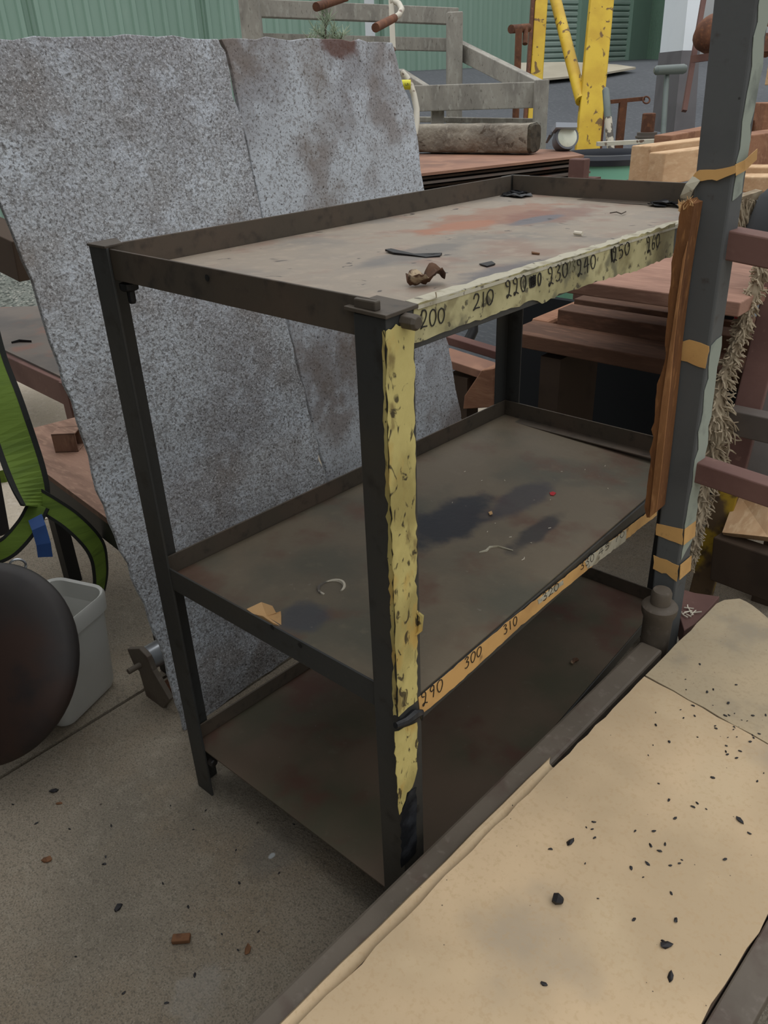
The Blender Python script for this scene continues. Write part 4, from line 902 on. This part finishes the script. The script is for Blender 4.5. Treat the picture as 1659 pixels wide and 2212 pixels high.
g = MB().cyl(dep(868, 183, 2.86), dep(887, 183, 2.86), .016, 18); lbp = build(g, 'yellow_sleeve', 'tag', wt, smooth=True)
yq = V((dep(868, 183, 2.86)-FW*.0175))
def yproj(u, v_): return onp(u, v_, yq, -FW)
writing('5', [(882, 178), (882, 187), (875, 187), (875, 178)], lbp, 'marker', .0014, yproj, -FW, .0012, 'printed_mark')
writing('-', [(885, 178), (885, 187), (883, 187), (883, 178)], lbp, 'marker', .0010, yproj, -FW, .0012, 'printed_mark')
P = dep(800, 80, 5.6); Pt = onvert(P, 0, -40); single(MB().bar(V((P.x, P.y, 0)), Pt, .055, .04), 'pale_post', 'whitewall', 'slim pale post standing behind the timber frame against the green wall', 'post')
# plant sprig
pl = T('wild_plant', 'small grey-green needle-leaved weed growing above the sheet edge', 'plant', dep(705, 90, 2.75)*1)
rr = random.Random(12); stems = MB(); nd = MB()
def sprig(p, q, n):
    stems.tube([p, (p+q)/2+V((.006, 0, .004)), q], [.003, .0024, .0012], 5)
    for k in range(n):
        t = rr.uniform(.1, 1); c = p*(1-t)+q*t; d = V((rr.uniform(-1, 1), rr.uniform(-1, 1), rr.uniform(0, 1.3))).normalized(); nd.tube([c, c+d*rr.uniform(.02, .045)], [.0020, .0006], 4)
sprig(dep(705, 95, 2.75), dep(696, 22, 2.75), 45); sprig(dep(702, 60, 2.75), dep(712, 36, 2.75), 30)
sprig(dep(712, 95, 2.75), dep(680, 66, 2.75), 40); sprig(dep(728, 95, 2.75), dep(742, 72, 2.75), 40); sprig(dep(720, 95, 2.75), dep(722, 60, 2.75), 40); sprig(dep(690, 92, 2.75), dep(664, 82, 2.75), 25)
stems.tube([dep(705, 95, 2.75), dep(705, 130, 2.76), dep(706, 240, 2.9)], .003, 5)
build(stems, 'stems', 'stem', pl); build(nd, 'needles', 'plant', pl)

# yellow steel posts and what stands in the yard
yf = T('yellow_gantry', 'tall chipped yellow steel post with a slanting yellow strut', 'post', dep(1275, 305, 5.1)*1)
Pb_ = dep(1270, 305, 5.1); Pt_ = dep(1306, -70, 5.1)
d_ = (Pt_-Pb_); Pg = Pb_-d_*(Pb_.z/d_.z)
build(MB().bar(Pg, Pt_, .15, .07, FW), 'main_post', 'yellow', yf, bevel=.01)
build(MB().tube([dep(1190, -40, 5.6), dep(1256, 218, 5.1)], .038, 14), 'strut', 'yellow', yf, smooth=True)
P = dep(1152, 256, 5.4); Q = dep(1172, -60, 5.4); d_ = Q-P; P = P-d_*(P.z/d_.z)
single(MB().bar(P, Q, .085, .07, FW), 'yellow_post', 'yellow', 'narrower yellow post with rusty edge left of the roller doors', 'post', bevel=.006)
single(MB().bar(P-RT*.056-FW*.01, Q-RT*.056-FW*.01, .02, .06, FW), 'rusty_flat', 'rust', 'rust-brown flat bar running up the left side of the narrower yellow post', 'bar')
rs_ = T('rusty_stand', 'rusty tube stand with short cross tube left of the yellow posts', 'stand', dep(1115, 250, 5.2)*1)
P = dep(1114, 250, 5.2); Pt = onvert(P, 0, 62); build(MB().tube([V((P.x, P.y, 0)), Pt], .022, 10), 'stem', 'rust', rs_, smooth=True)
build(MB().tube([dep(1104, 63, 5.15), dep(1141, 60, 5.3)], .026, 12), 'cross_tube', 'rust', rs_, smooth=True)
build(MB().tube([dep(1136, 58, 5.25), dep(1134, 95, 5.25)], .018, 8), 'drop_tube', 'rust', rs_, smooth=True)
# floodlight
fl = T('floodlight', 'small grey floodlight with round frosted lens and square hood', 'lamp', dep(1222, 325, 3.6)*1)
c = dep(1221, 300, 3.6); ax = (-FW+V((0, 0, -.15))+RT*.1).normalized()
build(MB().lathe(c, -ax, [(.052, -.03), (.052, .02), (.045, .05), (.02, .07)], 24), 'housing', 'lampgrey', fl, smooth=True)
build(MB().lathe(c, ax, [(.002, .034), (.040, .033), (.044, .030), (.044, .02)], 24), 'lens', 'lens', fl, smooth=True)
q = [dep(u, v_, 3.53) for u, v_ in ((1201, 275), (1201, 264), (1247, 265), (1247, 275))]
build(MB().prism(q, FW*.10-DN*.02), 'hood', 'chromegrey', fl)
q = [dep(u, v_, 3.62) for u, v_ in ((1203, 266), (1203, 274), (1190, 292), (1186, 291))]
build(MB().prism(q, FW*.08), 'bracket', 'lampgrey', fl)
build(MB().cyl(c-V((0, 0, .05)), c-V((0, 0, .064)), .03, 16), 'base', 'dirtywhite', fl)
# barrel
cb = dep(1310, 345, 4.0); cb.z = 0; br_ = T('green_barrel', 'pale green plastic barrel with thick dark rim beyond the far corner of the unit', 'barrel', cb)
zr = dep(1310, 332, 4.0).z
build(MB().lathe(cb, (0, 0, 1), [(.20, 0), (.235, .08), (.24, zr*.5), (.235, zr-.06), (.225, zr-.02), (.215, zr-.02), (.22, .1), (.18, .05)], 40), 'drum', 'pot', br_, smooth=True)
build(MB().lathe(cb+V((0, 0, zr-.02)), (0, 0, 1), [(.222, -.02), (.245, -.015), (.25, .01), (.24, .028), (.215, .03), (.205, .01), (.205, -.02)], 40), 'rim', 'blackrim', br_, smooth=True)
build(MB().lathe(cb+V((0, 0, zr-.03)), (0, 0, 1), [(.01, .0), (.15, .0), (.215, .0)], 40), 'inner_lid', 'blackrim', br_)
# painted pipe, rusty rack, hydrant cap, tee handle
P = dep(1318, 308, 4.85); Q = dep(1308, 190, 4.85); d_ = Q-P
pp_ = T('painted_pipe', 'round-topped steel pipe with peeling white paint right of the yellow post', 'pipe', V((P.x, P.y, 0)))
build(MB().tube([P-d_*(P.z/d_.z)*.98, P], .022, 12), 'lower_pipe', 'dirtywhite', pp_, smooth=True)
build(MB().tube([P, P+d_*.45], .023, 12), 'peeling_section', 'dirtywhite', pp_, smooth=True)
build(MB().tube([P+d_*.45, P+d_*.96, Q], [.023, .021, .012], 12), 'tip', 'greytee', pp_, smooth=True)
rc = T('rusty_rack', 'low rusty steel rack with sloping top bar and ring, in the yard behind the barrel', 'rack', dep(1340, 300, 5.6)*1)
build(MB().bar(dep(1298, 222, 5.6), dep(1392, 213, 5.6), .03, .025), 'top_bar', 'rust', rc)
for u, dv in ((1300, 0), (1346, 0)):
    P = dep(u, 220, 5.6); build(MB().bar(V((P.x, P.y, 0)), P, .05, .04, FW), 'upright', 'rust', rc)
mb = MB(); c = dep(1396, 216, 5.58)
mb.tube([c+(RT*math.cos(t)-DN*math.sin(t))*.024 for t in [i*6.2832/16 for i in range(17)]], .006, 6); build(mb, 'ring', 'rust', rc, smooth=True)
hy = T('rusty_valve', 'rusty valve cap on a stepped dark flange', 'valve', dep(1396, 300, 4.5)*1)
c = dep(1396, 305, 4.5); c.z = max(c.z-.35, 0); z1 = dep(1396, 243, 4.5).z; zf = dep(1396, 285, 4.5).z
build(MB().lathe(V((c.x, c.y, zf)), (0, 0, 1), [(.036, 0), (.036, z1-zf-.004), (.030, z1-zf)], 20), 'cap', 'rust', hy, smooth=True)
build(MB().lathe(V((c.x, c.y, zf)), (0, 0, 1), [(.045, -.30), (.045, -.035), (.062, -.03), (.062, -.018), (.055, -.016), (.055, 0), (.03, .002)], 24), 'flange', 'greyplate', hy, smooth=True)
single(MB().bar(dep(1290, 311, 4.3), dep(1430, 304, 4.3), .04, .02), 'white_batten', 'whitepaint', 'dirty white batten lying behind the barrel', 'batten')
tee = T('tee_handle', 'grey-green tee handle on a thin stem left of the grey rack post', 'handle', dep(1437, 300, 4.2)*1)
P = dep(1432, 300, 4.2); Q = dep(1441, 152, 4.2); d_ = Q-P
build(MB().tube([P-d_*(P.z/d_.z)*.98, Q], .014, 10), 'stem', 'greytee', tee, smooth=True)
build(MB().tube([dep(1413, 152, 4.15), dep(1418, 152, 4.15), dep(1476, 149, 4.2), dep(1482, 149, 4.2)], [.012, .022, .024, .018], 14), 'grip', 'greytee', tee, smooth=True)

# ------------------------------------------------------------------ left side
# benches
b1 = T('steel_bench', 'rust-marked grey-brown steel plate bench at the left frame edge', 'bench', on(40, 760, 'z', 0))
zb1 = .42
pts = [on(u, v_, 'z', zb1) for u, v_ in ((-160, 668), (110, 660), (230, 700), (131, 813), (-20, 742), (-160, 690))]
build(MB().prism(pts, (0, 0, -.012)), 'bench_top', 'greyplate', b1)
P, Q = on(0, 775, 'z', zb1-.06), on(128, 835, 'z', zb1-.06)
build(MB().bar(P+(P-Q)*.6, Q+(Q-P)*.4, .06, .10), 'side_channel', 'oxide', b1, bevel=.004)
for q in pts[1:4]: build(MB().bar((q.x*.98, q.y, 0), (q.x*.98, q.y, zb1-.012), .05, .05), 'leg', 'oxide', b1)
single(MB().ribbon([on(25, 741, 'z', zb1+.002), on(42, 736, 'z', zb1+.006), on(68, 738, 'z', zb1+.003)], (0, 0, 1), .012, .003), 'metal_sliver', 'blackchip', 'thin dark metal sliver on the steel plate bench', 'scrap')
single(MB().bar(dep(-120, 470, 3.6), dep(70, 560, 3.2), .14, .16), 'brown_beam', 'dark', 'dark brown timber beam end at the left edge above the steel bench', 'beam', bevel=.004)
zb2 = .42
b2 = T('plank_bench', 'low bench with rusty plank top and deep dark skirt, behind the leaning sheet', 'bench', on(200, 1300, 'z', 0))
pts = [on(u, v_, 'z', zb2) for u, v_ in ((58, 928), (175, 898), (330, 940), (330, 1180), (245, 1130), (80, 1008))]
build(MB().prism(pts, (0, 0, -.018)), 'bench_top', 'plank', b2)
P, Q = on(80, 1008, 'z', zb2-.01), on(245, 1130, 'z', zb2-.01)
build(MB().prism([P, Q+(Q-P)*.5, Q+(Q-P)*.5-V((0, 0, .085)), P-V((0, 0, .085))], (-.012, .012, 0)), 'skirt', 'black', b2)
for t in (.05, 1.30):
    c = P+(Q-P)*t; build(MB().bar((c.x-.02, c.y+.02, 0), (c.x-.02, c.y+.02, zb2-.02), .04, .04), 'leg', 'black', b2)
tb_ = T('square_tube_offcut', 'short rusty square tube offcut lying on the plank bench', 'offcut', on(140, 960, 'z', zb2))
c0, c1 = on(122, 950, 'z', zb2+.03), on(172, 948, 'z', zb2+.03)
dd_ = (c1-c0).normalized(); up = V((0, 0, 1)); sd = dd_.cross(up)
mb = MB(); w_ = .030; t_ = .004
for a0, b0, a1, b1_ in ((-w_, -w_, w_, -w_+t_), (-w_, w_-t_, w_, w_), (-w_, -w_, -w_+t_, w_), (w_-t_, -w_, w_, w_)):
    ca = (a0+a1)/2; cb2 = (b0+b1_)/2; mb.bar(c0+sd*ca+up*cb2, c1+sd*ca+up*cb2, abs(a1-a0), abs(b1_-b0))
build(mb, 'tube', 'plank', tb_, bevel=.001)
# black leg at far left
single(MB().bar(on(-5, 1150, 'z', 0)+V((0, 0, 0)), onvert(on(20, 1138, 'z', 0), 0, 900), .06, .06), 'square_post', 'black', 'black square steel post at the left frame edge behind the green straps', 'leg')
# bin
cbn = V((-1.110, -.030, 0)); bn = T('plastic_bin', 'light grey rounded plastic bin behind the black disc', 'bin', cbn)
def rrect(c, hx, hy, r, z, n=6, rot=.35):
    o = []
    for sx, sy, a0 in ((1, 1, 0), (-1, 1, 90), (-1, -1, 180), (1, -1, 270)):
        for k in range(n+1):
            a = math.radians(a0+90*k/n); x, y = sx*(hx-r)+r*math.cos(a), sy*(hy-r)+r*math.sin(a)
            o.append(V((c.x+x*math.cos(rot)-y*math.sin(rot), c.y+x*math.sin(rot)+y*math.cos(rot), z)))
    return o
def loft(rings, capb=True, capt=True):
    mb = MB(); n = len(rings[0])
    for r in rings: mb.v += r
    for i in range(len(rings)-1):
        for k in range(n): mb.f.append((i*n+k, i*n+(k+1) % n, (i+1)*n+(k+1) % n, (i+1)*n+k))
    if capb: mb.f.append(tuple(range(n-1, -1, -1)))
    if capt: o = (len(rings)-1)*n; mb.f.append(tuple(o+k for k in range(n)))
    return mb
hb = .285
build(loft([rrect(cbn, .070, .095, .03, .002), rrect(cbn, .076, .102, .035, .02), rrect(cbn, .088, .118, .04, hb-.045), rrect(cbn, .084, .114, .04, hb-.05), rrect(cbn, .070, .095, .03, .012)], True, True), 'body', 'bin', bn, smooth=True)
build(loft([rrect(cbn, .086, .116, .04, hb-.05), rrect(cbn, .094, .126, .045, hb-.048), rrect(cbn, .096, .128, .045, hb-.008), rrect(cbn, .093, .125, .045, hb), rrect(cbn, .087, .118, .04, hb-.004), rrect(cbn, .084, .114, .04, hb-.05)], False, False), 'rim', 'bin', bn, smooth=True)
build(MB().bar(on(85, 1263, 'z', hb+.004), on(108, 1262, 'z', hb+.004), .012, .010), 'clip', 'bin', bn, bevel=.002)
# black dished disc
cdk = dep(-30, 1432, 1.80); rdk = .228
axd = (-FW*.75+RT*.62+V((0, 0, .22))).normalized()
axd = ((CAM-cdk).normalized()*.80-RT*.50).normalized()
ds = T('steel_disc', 'large blackened dished steel disc standing on edge at the left frame edge', 'disc', V((cdk.x, cdk.y, 0)))
build(MB().lathe(cdk, axd, [(rdk*.3, -.012), (rdk*.99, -.012), (rdk, -.004), (rdk*.985, .006), (rdk*.9, .020), (rdk*.7, .038), (rdk*.4, .050), (.01, .055)], 64), 'dished_plate', 'disc', ds, smooth=True)
# straps
def strap(name, px, wdir, w, label, part=True):
    pts = [dep(*p) for p in px]
    fine = []
    q = [pts[0]*2-pts[1]]+pts+[pts[-1]*2-pts[-2]]
    for i in range(1, len(q)-2):
        for j in range(6):
            t = j/6; a, b, c, d = q[i-1:i+3]; fine.append(.5*((2*b)+(c-a)*t+(2*a-5*b+4*c-d)*t*t+(3*b-a-3*c+d)*t**3))
    fine.append(pts[-1]); dirs = []
    n = len(fine)
    for i in range(n):
        s = i/(n-1)*(len(wdir)-1); k = min(int(s), len(wdir)-2); f = s-k; dirs.append((V(wdir[k])*(1-f)+V(wdir[k+1])*f).normalized())
    return fine, dirs
hs = T('harness_strap', 'lime green webbing strap with black edges hanging at the left, looped low', 'strap', on(70, 1300, 'z', 0))
def webbing(px, wdir, w):
    f, d = strap('', px, wdir, w, '')
    build(MB().ribbon(f, d, w, .003), 'webbing', 'strap', hs)
    mb = MB()
    for sg in (-1, 1):
        ff = []
        for i, p in enumerate(f):
            t = (f[min(i+1, len(f)-1)]-f[max(i-1, 0)]).normalized(); wd = (d[i]-t*d[i].dot(t)).normalized(); ff.append(p+wd*sg*w/2)
        mb.ribbon(ff, d, w*.16, .005)
    build(mb, 'edge_binding', 'strapedge', hs)
    mb = MB(); ctr = [p for p in f]
    return f
R3 = tuple(RT); 
webbing([(-52, 690, 2.15), (-28, 780, 2.13), (6, 870, 2.10), (38, 965, 2.08), (64, 1045, 2.06), (76, 1095, 2.05)], [(RT*.8+DN*.1+FW*.3), (RT+FW*.2), (RT*.2+FW*.8)], .088)
webbing([(68, 1070, 2.08), (110, 1095, 2.08), (160, 1130, 2.10), (205, 1180, 2.14), (217, 1230, 2.18), (214, 1280, 2.2), (200, 1330, 2.22)], [(-DN+RT*.2), (-DN*.9+RT*.5+FW*.3), (FW+RT*.12)], .048)
webbing([(84, 1090, 2.06), (60, 1135, 2.05), (20, 1180, 2.04), (-20, 1200, 2.04)], [(RT+DN*.5), (RT*.8+DN*.8), (DN+RT*.3)], .050)
build(MB().ribbon([dep(76, 1118, 2.03), dep(84, 1140, 2.01), dep(94, 1175, 2.01), dep(98, 1203, 2.02)], RT*.95+DN*-.25, .036, .003), 'blue_label', 'bluetag', hs)
c = dep(38, 1222, 2.03); mb = MB().tube([c+(RT*math.cos(t)-DN*math.sin(t)*.9+FW*math.cos(t)*.4)*.018 for t in [i*6.2832/20 for i in range(21)]], .0035, 6); build(mb, 'steel_ring', 'chrome', hs, smooth=True)
# a second strap end lying on the floor behind
single(MB().ribbon([on(-30, 1040, 'z', .01), on(10, 1030, 'z', .02), on(45, 1022, 'z', .01)], (0, 0, 1), .06, .003), 'strap_end', 'strap', 'short bit of green webbing behind the black leg at left', 'strap')
# roller stand
P0r = on(352, 1530, 'z', 0); rsn = T('roller_stand', 'small rusty roller stand with steel roller at the foot of the leaning sheet', 'roller', P0r)
yr = P0r.y
pl_ = [on(u, v_, 'y', yr) for u, v_ in ((352, 1531), (318, 1512), (300, 1450), (290, 1440), (274, 1402), (300, 1401), (318, 1420), (330, 1450), (366, 1512))]
for k in (0, 1):
    build(MB().prism([p+V((-.0*k, .115*k, 0)) for p in pl_], (0, .014, 0)), 'side_plate', 'rail', rsn, bevel=.002)
c = on(303, 1436, 'y', yr)
build(MB().tube([c+V((0, -.035, 0)), c+V((0, .13, 0))], .0075, 12), 'axle', 'rail', rsn, smooth=True)
build(MB().lathe(c+V((.004, .018, .008)), (0, 1, 0), [(.028, 0), (.032, .004), (.032, .088), (.028, .092)], 28), 'steel_roller', 'chrome', rsn, smooth=True)
cb_ = pl_[1]*.5+pl_[0]*.5; build(MB().bar(V((cb_.x, yr+.014, .014)), V((cb_.x, yr+.115, .014)), .04, .026), 'base_bar', 'rust', rsn, bevel=.002)

# ------------------------------------------------------------------ small things lying about
def zt_at(u, v_, z): return on(u, v_, 'z', z)
def flat_piece(name, px, z, th_, mt, label, cat, group=None, seed=1, curl=.004):
    pts = [zt_at(u, v_, z) for u, v_ in px]; rr = random.Random(seed); c = sum(pts, V())/len(pts)
    top_ = [p+V((0, 0, th_+rr.uniform(0, curl))) for p in pts]; n = len(pts)
    mb = MB(); mb.v = [c+V((0, 0, th_*1.2))]+top_+[p+V((0, 0, .0003)) for p in pts]
    for i in range(n): j = (i+1) % n; mb.f += [(0, 1+i, 1+j), (1+i, 1+n+i, 1+n+j, 1+j)]
    mb.f.append(tuple(range(2*n, n, -1)))
    return single(mb, name, mt, label, cat, group)
def ztop(u, v_):   # height of the top tray surface
    P = on(u, v_, 'z', 1.14); s = max(0, min(1, (P.x+.6)/.6)); t = max(0, min(1, P.y/1.1)); return (1.130*(1-s)+1.151*s)*(1-t)+(1.130*(1-s)+1.122*s)*t+.001
z = ztop(920, 615)
mb = MB(); c = on(920, 617, 'z', z); rr = random.Random(6); n = 14; m_ = 6
ex = (on(965, 612, 'z', z)-on(885, 620, 'z', z)); ex_n = ex.normalized(); ey = V((-ex_n.y, ex_n.x, 0))
for i in range(n+1):
    t = i/n-.5; wd = .017*max(.02, math.cos(t*2.7))**.6*(.45+.55*abs(math.sin(t*6.3)))+.003
    for j in range(m_+1):
        s = j/m_*2-1; hgt = .002+.010*abs(s)**1.5+.011*max(0, math.sin(t*6.5-.3))+.006*max(0, -math.sin(t*6.5))*abs(s)+rr.uniform(-.001, .002)
        mb.v.append(c+ex_n*(t*ex.length)+ey*s*wd+V((0, 0, hgt)))
for i in range(n):
    for j in range(m_): a0 = i*(m_+1)+j; mb.f.append((a0, a0+1, a0+m_+2, a0+m_+1))
o = single(mb, 'dry_leaf', 'leaf', 'curled brown dead leaf on the top shelf behind the 200 mark', 'leaf', smooth=True); md = o.modifiers.new('s', 'SOLIDIFY'); md.thickness = .001
z = ztop(1250, 504)
mb = MB().tube([on(1241, 503, 'z', z+.004), on(1258, 505, 'z', z+.004)], .0035, 8); single(mb, 'cigarette_butt', 'whitechip', 'small pale cigarette butt on the top shelf near the 250 mark', 'cigarette butt')
flat_piece('paint_flake', [(832, 543), (845, 541), (870, 547), (900, 551), (935, 553), (955, 550), (950, 556), (920, 558), (890, 554), (850, 549)], ztop(890, 550), .0015, 'blackchip', 'long wrinkled black paint flake in the middle of the top shelf', 'flake', seed=2, curl=.002)
flat_piece('paint_flake', [(1035, 572), (1062, 567), (1070, 572), (1052, 578)], ztop(1050, 572), .0012, 'blackchip', 'small blue-black flake near the front of the top shelf above 220', 'flake', seed=3, curl=.002)
flat_piece('wood_splinter', [(1148, 546), (1166, 549), (1165, 551), (1149, 549)], ztop(1157, 549), .002, 'woodchip', 'thin pale wood splinter on the top shelf above 230', 'splinter', seed=4, curl=.001)
mb = MB().tube([on(u, v_, 'z', ztop(u, v_)+.002) for u, v_ in ((1318, 460), (1332, 458), (1342, 462), (1352, 457))], .0012, 5); single(mb, 'twig', 'stem', 'tiny dark twig at the far right of the top shelf', 'twig')
mb = MB().tube([on(943, 643, 'z', ztop(943, 643)), on(942, 636, 'z', ztop(943, 640)+.012), on(941, 630, 'z', ztop(943, 640)+.022)], .0008, 5); single(mb, 'straw', 'whitechip', 'single pale straw standing at the front tape edge beside the leaf', 'straw')
# middle shelf
zm_ = .558
flat_piece('paper_scrap', [(534, 1325), (552, 1318), (566, 1312), (590, 1322), (598, 1335), (608, 1333), (608, 1355), (590, 1353), (570, 1345), (548, 1336)], zm_, .002, 'card', 'crumpled tan paper scrap at the left end of the middle shelf', 'paper', seed=5, curl=.012)
mb = MB(); c = on(716, 1270, 'z', zm_)
mb.tube([c+V((.022*math.cos(t), .026*math.sin(t), .001)) for t in [i*6.2832/24 for i in range(20)]], [.0012+.0025*abs(math.sin(i*.3)) for i in range(20)], 5)
single(mb, 'paint_ring', 'dirtywhite', 'whitish crusty paint ring on the middle shelf left of the taped leg', 'paint ring')
mb = MB().tube([on(u, v_, 'z', zm_-.004) for u, v_ in ((1035, 1193), (1050, 1190), (1058, 1182), (1075, 1180), (1090, 1184), (1108, 1189))], [.001, .003, .0025, .002, .0015, .001], 5); single(mb, 'paint_dribble', 'tapewhite', 'thin cream curl of dried paint in the middle of the middle shelf', 'paint')
flat_piece('red_chip', [(1187, 1065), (1194, 1063), (1201, 1066), (1196, 1071), (1189, 1070)], .548, .001, 'red', 'tiny red chip towards the far end of the middle shelf', 'chip', curl=.001)
flat_piece('pale_chip', [(1055, 1108), (1062, 1106), (1064, 1111), (1058, 1113)], .553, .002, 'card', 'small tan crumb beside the dark stain on the middle shelf', 'crumb', curl=.001)
rr = random.Random(22)
for k in range(34):
    u, v_ = rr.uniform(930, 1330), rr.uniform(1000, 1400)
    if v_ > 1480-(u-905)*.83-30: continue
    P = on(u, v_, 'z', .552); d = V((rr.uniform(-1, 1), rr.uniform(-1, 1), 0)).normalized()*rr.uniform(.001, .004)
    single(MB().tube([P-d+V((0, 0, .001)), P+d+V((0, 0, .0015))], .0007, 4), 'wood_shaving', 'whitechip', 'tiny pale shaving scattered on the middle shelf', 'shaving', 'shavings on the middle shelf')
flat_piece('dry_leaf', [(1232, 1432), (1238, 1424), (1246, 1422), (1250, 1428), (1242, 1430), (1238, 1436)], .134, .002, 'leaf', 'small brown leaf in the dark at the bottom shelf', 'leaf', seed=9, curl=.004)
# floor litter
def chip(u, v_, s, mt, label, cat, z=0.0, seed=1, group=None, flat=.5, name=None):
    c = on(u, v_, 'z', z+s*flat*.4); rr = random.Random(seed); bm = bmesh.new(); bmesh.ops.create_icosphere(bm, subdivisions=1, radius=s)
    mb = MB(); ang = rr.random()*3
    for vv in bm.verts:
        k = 1+rr.uniform(-.3, .3); x, y = vv.co.x*1.5*k, vv.co.y*.8*k; mb.v.append(c+V((x*math.cos(ang)-y*math.sin(ang), x*math.sin(ang)+y*math.cos(ang), vv.co.z*flat*k)))
    mb.f = [tuple(vx.index for vx in f.verts) for f in bm.faces]; bm.free()
    return single(mb, name or mt.replace('blackchip', 'black_chip').replace('woodchip', 'wood_chip'), mt, label, cat, group)
mb = MB().bar(on(372, 2029, 'z', .006), on(411, 2026, 'z', .008), .016, .010); single(mb, 'wood_chip', 'woodchip', 'long splintered brown wood chip on the concrete at bottom left', 'wood chip', bevel=.002)
chip(101, 1857, .009, 'woodchip', 'small brown chip on the concrete near the left edge, nearer than the floor joint', 'wood chip', seed=3)
chip(116, 1708, .008, 'blackchip', 'black crumb on the concrete just in front of the floor joint', 'crumb', seed=4)
chip(256, 1959, .007, 'blackchip', 'small black crumb left of the long wood chip, farther back', 'crumb', seed=5)
chip(535, 2052, .008, 'woodchip', 'square brown flake on the concrete between wood chip and rail', 'wood chip', seed=6)
chip(128, 1735, .006, 'woodchip', 'tiny brown bit beside the black crumb by the floor joint', 'wood chip', seed=7)
rr = random.Random(31)
for k in range(26):
    u, v_ = rr.uniform(20, 640), rr.uniform(1680, 2190)
    if v_ > 2212-(u-540)*.96 or v_ < 1690-(u*.25): continue
    chip(u, v_, rr.uniform(.002, .0035), 'blackchip', 'tiny dark speck of grit on the concrete floor', 'grit', seed=100+k, group='grit specks on the concrete floor', name='grit_speck')
# chips on the paper
bigc = [(1232, 1819, .006), (1440, 2041, .0065), (1434, 2034, .003), (1448, 2109, .005), (1598, 1771, .005), (1176, 2126, .0035), (1399, 1865, .003), (1425, 1838, .0028), (1460, 1987, .0032), (1189, 1834, .0025)]
nm = ['dark blue-black chip on the kraft paper, upper left of the largest shard', 'larger of two adjoining black chips on the kraft paper at lower right', 'smaller black chip touching the larger one on the kraft paper', 'lone black chip below the adjoining pair on the kraft paper', 'black chip near the right frame edge of the kraft paper', 'small dark chip below the largest shard on the kraft paper', 'small black chip on the kraft paper right of the blue-black chip', 'faint black chip just above the one right of the blue-black chip', 'small dark chip above the adjoining pair on the kraft paper', 'very small chip left of the blue-black chip on the kraft paper']
for i, (u, v_, s) in enumerate(bigc): chip(u, v_, s, 'blackchip', nm[i], 'chip', z=ZP-.002, seed=50+i)
P, Q = on(1194, 1938, 'z', ZP+.005), on(1217, 1947, 'z', ZP+.003)
mb = MB().tube([P, P*.6+Q*.4, Q*.9+P*.1, Q], [.006, .0085, .005, .003], 6); single(mb, 'black_shard', 'blackchip', 'largest glossy black shard lying on the kraft paper', 'shard')
rr = random.Random(41)
for k in range(70):
    if k < 40: u = rr.uniform(1400, 1655); v_ = 1470+(u-1400)*.52+rr.gauss(0, 45)
    else: u, v_ = rr.gauss(1440, 120), rr.gauss(1800, 110)
    if u > 1655 or v_ < 1340 or (u-900) < (2050-v_)*.95: continue
    chip(u, v_, rr.uniform(.0012, .003), 'blackchip', 'tiny black grit speck on the kraft paper', 'grit', z=ZP-.002, seed=200+k, group='grit specks on the kraft paper', name='grit_speck')
